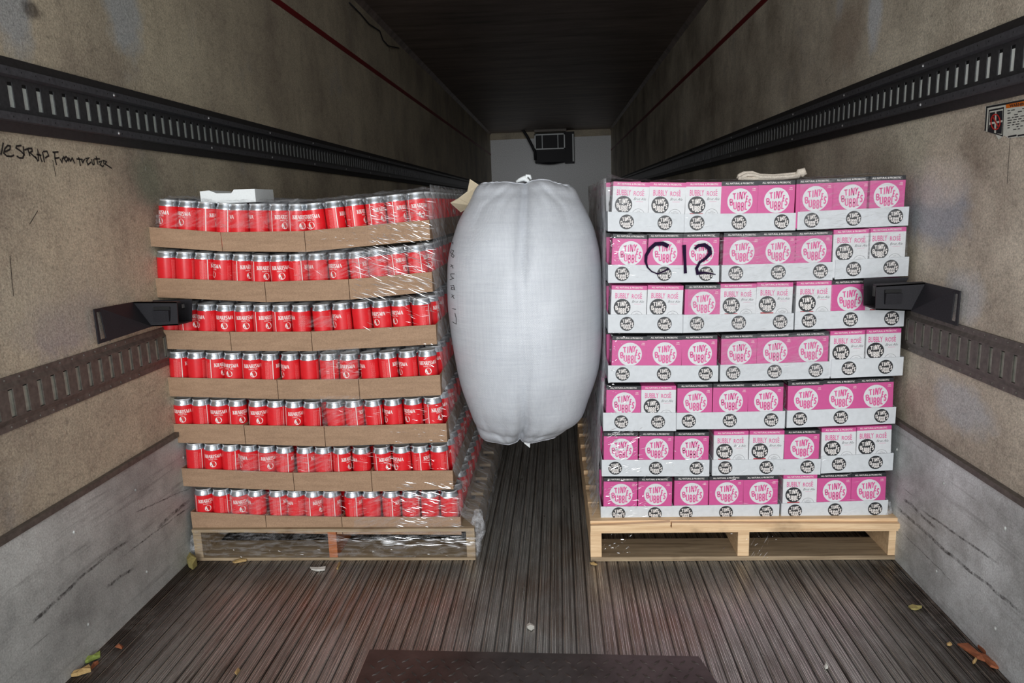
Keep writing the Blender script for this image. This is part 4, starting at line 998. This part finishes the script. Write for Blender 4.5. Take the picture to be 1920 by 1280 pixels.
# ------------------------------------------------------------------ stretch film
wl = thing('stretch_wrap', None, 'clear stretch film wrapped around the stack of red cans', 'plastic wrap', 'stretch wraps')
wr = thing('stretch_wrap', None, 'clear stretch film wrapped around the stack of cartons', 'plastic wrap', 'stretch wraps')
def prof_x(tab, z):
    tab = sorted(tab)
    if z <= tab[0][0]: return tab[0][1]
    for (a, b), (c, d) in zip(tab, tab[1:]):
        if a <= z <= c: return b+(d-b)*(z-a)/(c-a)
    return tab[-1][1]
tabL = [(BR.z+.07, BR.x+.006) for BR, TR, _ in sideR]+[(.12, pL1.x+.004), (.0, pL1.x+.012), (.06, pL1.x+.008)]
random.seed(2)
def sideL(a, b):
    y = FYL-.004+a*1.2/60; z = .02+b*1.28/70; x = prof_x(tabL, z)
    x += .003*math.sin(a*.9+b*.55)+.002*math.sin(a*2.3-b*.8)+.0035
    if a == 0: x -= .004
    return (x, y, z)
mb = MB(); mb.grid(sideL, 61, 71, 'film_side'); link('side_sheet', mb.mesh('side_sheet', True), wl)
tabR = [(BL.z+.06, BL.x-.006) for BL, h, _ in sideX]+[(.16, pR0.x+.012), (.1, pR0.x-.004)]
def sideRf(a, b):
    y = FYR-.004+a*1.2/60; z = .16+b*1.14/70; x = prof_x(tabR, z)
    x -= .003*math.sin(a*1.7+b*.15)+.0022*math.sin(a*3.1-b*.3)+.003
    return (x, y, z)
mb = MB(); mb.grid(sideRf, 61, 71, 'film_side_r'); link('side_sheet', mb.mesh('side_sheet', True), wr)
# loose sheets over the tops
topz = sideR[0][0].z+CH+.006
def topL(a, b):
    f = a/60; x = -1.19+f*(1.19+sideR[0][0].x-.01); y = FYL+.012+b*.04
    edge = interp([(0, 0)], 0)
    zc = aty(295+f*510, 378-3*math.sin(PI*f) if 0 else 376, FYL).z*0
    z = (LTOP(f))+.004+.008*abs(math.sin(a*.7+b*1.3))*(1 if b else .3)+.006*math.sin(a*.31+b*2.1)**2
    return (x, y, z)
_t = LL[0]['t']; _zz = [aty(q[0], q[2], FYL).z+.0032+CH for q in _t]; _xx = [aty(q[0], q[2], FYL).x for q in _t]
def LTOP(f):
    x = -1.19+f*(1.19+sideR[0][0].x-.01)
    for i in range(3):
        if x <= _xx[i+1] or i == 2:
            t = (x-_xx[i])/(_xx[i+1]-_xx[i]); return _zz[i]+(_zz[i+1]-_zz[i])*max(0, min(1, t))
mb = MB(); mb.grid(topL, 61, 28, 'film_top'); link('top_sheet', mb.mesh('top_sheet', True), wl)
tR = [aty_r(q[0], q[2]) for q in RL[0]['c']]+[aty_r(RL[0]['c'][-1][1], RL[0]['c'][-1][3])]
def topR(a, b):
    i = min(int(a/60*8), 7); t = a/60*8-i; p = tR[i]*(1-t)+tR[i+1]*t
    return (p.x, p.y+.008+b*.04, p.z+.006+.004*abs(math.sin(a*.9+b))*(1 if b else 0)+(.02*math.exp(-(a/3)**2)*math.exp(-((b-4)/3)**2)))
mb = MB(); mb.grid(topR, 61, 28, 'film_top'); link('top_sheet', mb.mesh('top_sheet', True), wr)
# film over the pallet mouth of the left pallet
def low(a, b):
    x = pL0.x+.02+a*(pL1.x-pL0.x-.01)/60; return (x, 2.356+.003*math.sin(a*.8+b*.5), .018+b*.104/8)
mb = MB(); mb.grid(low, 61, 9, 'film_low'); link('pallet_skirt', mb.mesh('pallet_skirt', True), wl)
# bunched film at the front corners
def bunch(cx, top, bot, y, r0, seed, par):
    random.seed(seed); ph = [random.uniform(0, 6) for _ in range(6)]
    A, B = aty(*top, y), aty(*bot, y)
    def fn(a, b):
        t = a/24; c = A+(B-A)*t; th = 2*PI*b/14; r = r0*(.35+.65*math.sin(PI*min(1, t*1.1+.05)))*(1+.35*math.sin(3*th+ph[0]+t*5)+.2*math.sin(5*th+ph[1]-t*9))
        return (c.x+r*math.cos(th), c.y+r*.6*math.sin(th), c.z)
    mb = MB(); mb.grid(fn, 25, 14, 'film_top', cv=True); link('bunched_film', mb.mesh('bunched_film', True), par)
bunch(0, (895, 955), (893, 1052), 2.40, .024, 4, wl); bunch(0, (362, 1003), (364, 1058), 2.372, .011, 5, wl)
bunch(0, (1667, 940), (1662, 985), 2.395, .012, 6, wr)
# pulled creases in the film; their glints are put in as bright metallic slivers
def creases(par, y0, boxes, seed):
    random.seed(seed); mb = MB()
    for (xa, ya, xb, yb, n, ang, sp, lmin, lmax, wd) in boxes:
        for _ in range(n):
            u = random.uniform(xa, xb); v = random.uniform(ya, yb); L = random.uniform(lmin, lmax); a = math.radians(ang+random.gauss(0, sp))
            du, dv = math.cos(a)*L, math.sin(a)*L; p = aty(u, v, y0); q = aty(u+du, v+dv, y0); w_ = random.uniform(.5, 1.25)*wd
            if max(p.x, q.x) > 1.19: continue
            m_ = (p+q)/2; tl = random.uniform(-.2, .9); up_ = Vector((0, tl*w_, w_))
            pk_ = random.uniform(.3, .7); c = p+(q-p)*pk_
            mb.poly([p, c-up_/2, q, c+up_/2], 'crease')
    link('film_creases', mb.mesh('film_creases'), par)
creases(wl, FYL-.0035, [
    (690, 375, 800, 470, 150, 17, 8, 6, 22, .0016), (650, 455, 800, 560, 150, 19, 6, 8, 40, .0015), (560, 400, 700, 460, 40, 14, 12, 4, 14, .0008),
    (680, 560, 800, 615, 26, 17, 8, 6, 26, .0011), (300, 380, 560, 430, 60, 10, 30, 3, 14, .0006), (360, 470, 620, 520, 60, 12, 12, 4, 20, .0005),
    (740, 900, 850, 990, 120, 10, 6, 5, 24, .0014), (720, 800, 830, 880, 40, 6, 8, 4, 14, .0008), (440, 840, 830, 880, 90, 3, 8, 4, 22, .0006), (580, 740, 700, 780, 40, 0, 10, 5, 18, .0006),
    (420, 925, 780, 960, 90, 6, 10, 4, 18, .0006), (600, 660, 670, 700, 40, 8, 6, 6, 22, .0006), (770, 745, 832, 790, 24, 5, 14, 4, 14, .0014), (780, 640, 826, 690, 12, 5, 30, 3, 9, .0013)], 31)
creases(wl, 2.352, [(700, 1006, 880, 1022, 90, 2, 4, 6, 30, .0014), (560, 1008, 720, 1015, 30, 2, 3, 10, 30, .0008), (420, 1025, 860, 1045, 50, 20, 60, 3, 9, .0011)], 32)
creases(wr, FYR-.004, [
    (1142, 440, 1180, 500, 60, 40, 50, 2, 8, .0014), (1136, 340, 1170, 396, 20, 60, 40, 2, 7, .0012), (1143, 620, 1170, 700, 50, 60, 60, 2, 6, .0010), (1136, 712, 1170, 775, 46, 40, 60, 2, 7, .0012),  # the set on the top corner carton stands in for a white glare
    (1135, 800, 1200, 890, 60, -22, 12, 4, 20, .0012), (1200, 820, 1470, 895, 60, -30, 60, 2, 5, .0011), (1132, 895, 1210, 975, 60, -10, 20, 3, 16, .0010), (1500, 335, 1690, 470, 200, -4, 6, 8, 36, .0004), (1380, 440, 1560, 560, 120, -3, 5, 8, 36, .0004), (1150, 400, 1380, 530, 60, 3, 6, 6, 24, .0004), (1350, 560, 1690, 720, 140, -6, 5, 8, 36, .0004), (1240, 860, 1660, 970, 90, -4, 10, 6, 24, .0004)], 33)
creases(wr, 2.343, [(1130, 1000, 1180, 1040, 26, 20, 60, 2, 7, .0012), (1400, 1015, 1440, 1050, 12, -55, 12, 8, 20, .0016), (1330, 1000, 1500, 1050, 18, 20, 60, 2, 8, .0012)], 34)
def haze(par, y0, polys):
    for q in polys:
        a, b, c, d = [Vector(p) for p in q]; mb = MB()
        def fn(i, j):
            t, r = i/20, j/8; p = (a*(1-t)+b*t)*(1-r)+(d*(1-t)+c*t)*r; w_ = aty(p.x, p.y, y0); return (w_.x, w_.y-.0015-.0015*math.sin(i*1.3+j*2.1), w_.z)
        mb.grid(fn, 21, 9, 'film_haze'); link('film_ply', mb.mesh('film_ply', True), par)
haze(wl, FYL-.003, [[(293, 402), (560, 372), (575, 430), (292, 424)], [(560, 592), (627, 592), (627, 613), (560, 613)], [(596, 655), (674, 650), (674, 712), (600, 712)], [(560, 470), (720, 462), (740, 516), (560, 524)], [(600, 742), (680, 742), (690, 800), (606, 800)], [(440, 850), (620, 850), (620, 884), (440, 884)], [(430, 920), (640, 922), (642, 968), (430, 964)], [(690, 370), (804, 360), (808, 410), (690, 425)], [(660, 470), (810, 458), (812, 508), (660, 522)], [(664, 925), (864, 925), (866, 1000), (664, 1000)]])
haze(wr, FYR-.004, [[(1350, 440), (1560, 436), (1560, 520), (1350, 526)], [(1500, 336), (1692, 330), (1700, 425), (1500, 430)], [(1566, 432), (1700, 426), (1702, 512), (1566, 522)], [(1290, 535), (1480, 532), (1486, 614), (1290, 622)], [(1352, 630), (1556, 625), (1556, 705), (1352, 712)], [(1146, 340), (1180, 340), (1180, 398), (1144, 398)]])
# C12 in marker on the film
m2 = MB(); s_ = [[(818, 808), (760, 780), (690, 785), (635, 830), (595, 900), (590, 960), (610, 1020), (650, 1060), (710, 1085), (770, 1060), (820, 1030)], [(975, 795), (980, 900), (985, 1000), (988, 1080)],
     [(1080, 835), (1120, 800), (1180, 795), (1228, 830), (1235, 880), (1190, 930), (1130, 970), (1100, 1030), (1110, 1080), (1180, 1070), (1290, 1090)]]
wds = [[.013, .013, .012, .011, .010, .008, .005, .004, .004, .005, .007], [.012, .010, .009, .010], [.008, .010, .012, .013, .012, .009, .008, .009, .010, .006, .003]]
for st, wd in zip(s_, wds):
    P = [aty(1100+x/5.333, 310+y/5.333, FYR-.005) for x, y in st]; m2 = MB()
    for f in ribbon([(p.x, p.z) for p in P], wd): m2.poly([(p.x, FYR-.0052, p.y) for p in f], 'marker')
    link('marker_character', m2.mesh('marker_character'), wr, label='thick dark marker stroke')

# ------------------------------------------------------------------ dock plate
mb = MB(); A, B, C_, D_ = atz(693, 1217, .012), atz(1310, 1230, .012), atz(1352, 1290, .012), atz(662, 1290, .012)
k = NT('diamond_plate'); k.col(k.mix(k.rng(k.noise(6, 6, .7), .35, .65), srgb(86, 77, 74), srgb(58, 51, 48))); k.set(.36, .5, .5); k.bump(k.noise(90, 3), .2, .001); M['plate'] = k.m
dx = (C_-B)/(B.y-C_.y); ex = (D_-A)/(A.y-D_.y); yn = 1.0
C_ = B+(C_-B)*((B.y-yn)/(B.y-C_.y)); D_ = A+(D_-A)*((A.y-yn)/(A.y-D_.y)); zz = Vector((0, 0, -.009))
mb.hexa([D_+zz, C_+zz, B+zz, A+zz, D_, C_, B, A], 'plate')
pc = .034
for i in range(-60, 70):
    for j in range(0, 28):
        x = i*pc+(pc/2 if j % 2 else 0); y = 1.05+j*pc*.85; s = 1 if (i+j) % 2 else -1
        # inside test
        fA = (y-D_.y)/(A.y-D_.y); fB = (y-C_.y)/(B.y-C_.y)
        if not (D_.x+(A.x-D_.x)*fA+.02 < x < C_.x+(B.x-C_.x)*fB-.02 and y < min(A.y, B.y)-.02 and y > 1.4): continue
        ca, sa = math.cos(s*PI/4), math.sin(s*PI/4); h = .0026; L = .014; w_ = .004
        p = lambda a, b, z: (x+a*ca-b*sa, y+a*sa+b*ca, .012+z)
        q = [p(-L, 0, 0), p(0, -w_, 0), p(L, 0, 0), p(0, w_, 0), p(-L*.6, 0, h), p(L*.6, 0, h)]
        for f in ((0, 1, 4), (1, 5, 4), (1, 2, 5), (2, 3, 5), (3, 4, 5), (3, 0, 4)): mb.poly([q[t] for t in f], 'plate')
thing('dock_plate', mb.mesh('dock_plate'), 'dark steel diamond tread plate lying at the front of the floor', 'metal plate')

# ------------------------------------------------------------------ litter on the floor
def litter(name, px, m, label, cat, lift=.004, curl=.004, group=None):
    P = [atz(u, v, .003) for u, v in px]; c = sum(P, Vector())/len(P); mb = MB(); n = len(P)
    top = [p+Vector((0, 0, lift+curl*(i % 2))) for i, p in enumerate(P)]; ct = c+Vector((0, 0, lift+curl*1.4)); bt = [p for p in P]
    for i in range(n):
        j = (i+1) % n; mb.poly([top[i], top[j], ct], m); mb.poly([bt[i], bt[j], top[j], top[i]], m)
    mb.poly(list(reversed(bt)), m)
    return thing(name, mb.mesh(name), label, cat, group)
def s6(ox, oy, sc, pts): return [(ox+x/sc, oy+y/sc) for x, y in pts]
litter('dry_leaf', s6(1660, 1100, 7.11, [(305, 268), (360, 258), (430, 262), (487, 280), (450, 300), (400, 312), (345, 300)]), 'leaf_o', 'olive dry leaf lying flat near the right kick plate', 'leaf')
litter('dry_leaf', s6(1660, 1100, 7.11, [(960, 770), (1100, 780), (1200, 870), (1330, 930), (1450, 1000), (1545, 1080), (1500, 1098), (1400, 1070), (1330, 1000), (1220, 960), (1110, 880)]), 'leaf_b', 'large rusty brown leaf in the lower right corner', 'leaf')
litter('dry_leaf', s6(1660, 1100, 7.11, [(1230, 805), (1290, 815), (1400, 910), (1470, 990), (1400, 960), (1300, 880)]), 'leaf_b', 'narrow brown leaf against the right kick plate, beside the large one', 'leaf', .008)
litter('dry_leaf', s6(1660, 1100, 7.11, [(1155, 1010), (1200, 970), (1222, 978), (1200, 1015), (1170, 1030)]), 'leaf_t', 'tiny tan leaf piece below the large brown leaf', 'leaf')
litter('dry_leaf', s6(1660, 1100, 7.11, [(815, 765), (860, 760), (890, 775), (860, 788), (825, 780)]), 'leaf_t', 'tiny pale leaf left of the large brown leaf', 'leaf')
litter('dry_leaf', s6(60, 1180, 8, [(590, 710), (640, 670), (760, 610), (860, 575), (890, 600), (885, 635), (780, 665), (680, 700)]), 'leaf_t', 'long tan leaf in the lower left corner', 'leaf', .008)
litter('dry_leaf', s6(60, 1180, 8, [(800, 510), (840, 450), (880, 425), (950, 430), (1000, 385), (1030, 370), (1025, 420), (960, 445), (900, 470), (850, 500)]), 'leaf_g', 'green curled leaf above the long tan leaf, lower left', 'leaf', .008)
litter('dry_leaf', s6(60, 1180, 8, [(880, 590), (930, 530), (1000, 490), (1000, 510), (940, 560), (895, 600)]), 'leaf_b', 'brown leaf sliver between the green and tan leaves', 'leaf', .006)
litter('dry_leaf', s6(60, 1180, 8, [(1250, 265), (1310, 240), (1370, 265), (1350, 295), (1300, 280)]), 'leaf_b', 'small brown crumpled leaf up from the green leaf, lower left', 'leaf')
litter('dry_leaf', [(350, 1053), (357, 1048), (368, 1052), (370, 1060), (362, 1068), (354, 1063)], 'leaf_o', 'olive leaf standing at the left corner of the can pallet', 'leaf', .02, .01)
litter('paper_scrap', [(581, 1064), (592, 1068), (604, 1067), (611, 1065), (609, 1069), (595, 1071), (584, 1068)], 'scrap', 'white curved plastic scrap in front of the can pallet', 'scrap')
litter('paper_scrap', [(987, 1174), (993, 1171), (1001, 1173), (1002, 1178), (996, 1182), (989, 1178)], 'scrap', 'white torn scrap in the open middle of the floor', 'scrap')
litter('paper_scrap', s6(960, 960, 3.2, [(1872, 930), (1884, 908), (1892, 915), (1896, 938), (1880, 942)]), 'scrap', 'small white scrap on the floor right of the tread plate', 'scrap')
litter('wood_splinter', [(436, 1054), (452, 1049), (466, 1047), (462, 1052), (440, 1056)], 'leaf_t', 'tan wood splinter in front of the can pallet', 'splinter')
litter('wood_splinter', [(631, 1067), (636, 1056), (639, 1056), (634, 1068)], 'leaf_t', 'thin wood splinter right of the white curved scrap', 'splinter')
litter('wood_splinter', [(1106, 1056), (1114, 1057), (1120, 1059), (1116, 1060), (1108, 1058)], 'leaf_t', 'pale splinter at the left foot of the carton pallet', 'splinter')
litter('wood_splinter', [(440, 1262), (447, 1255), (450, 1257), (444, 1266)], 'leaf_t', 'small splinter near the bottom edge, left of the tread plate', 'splinter')
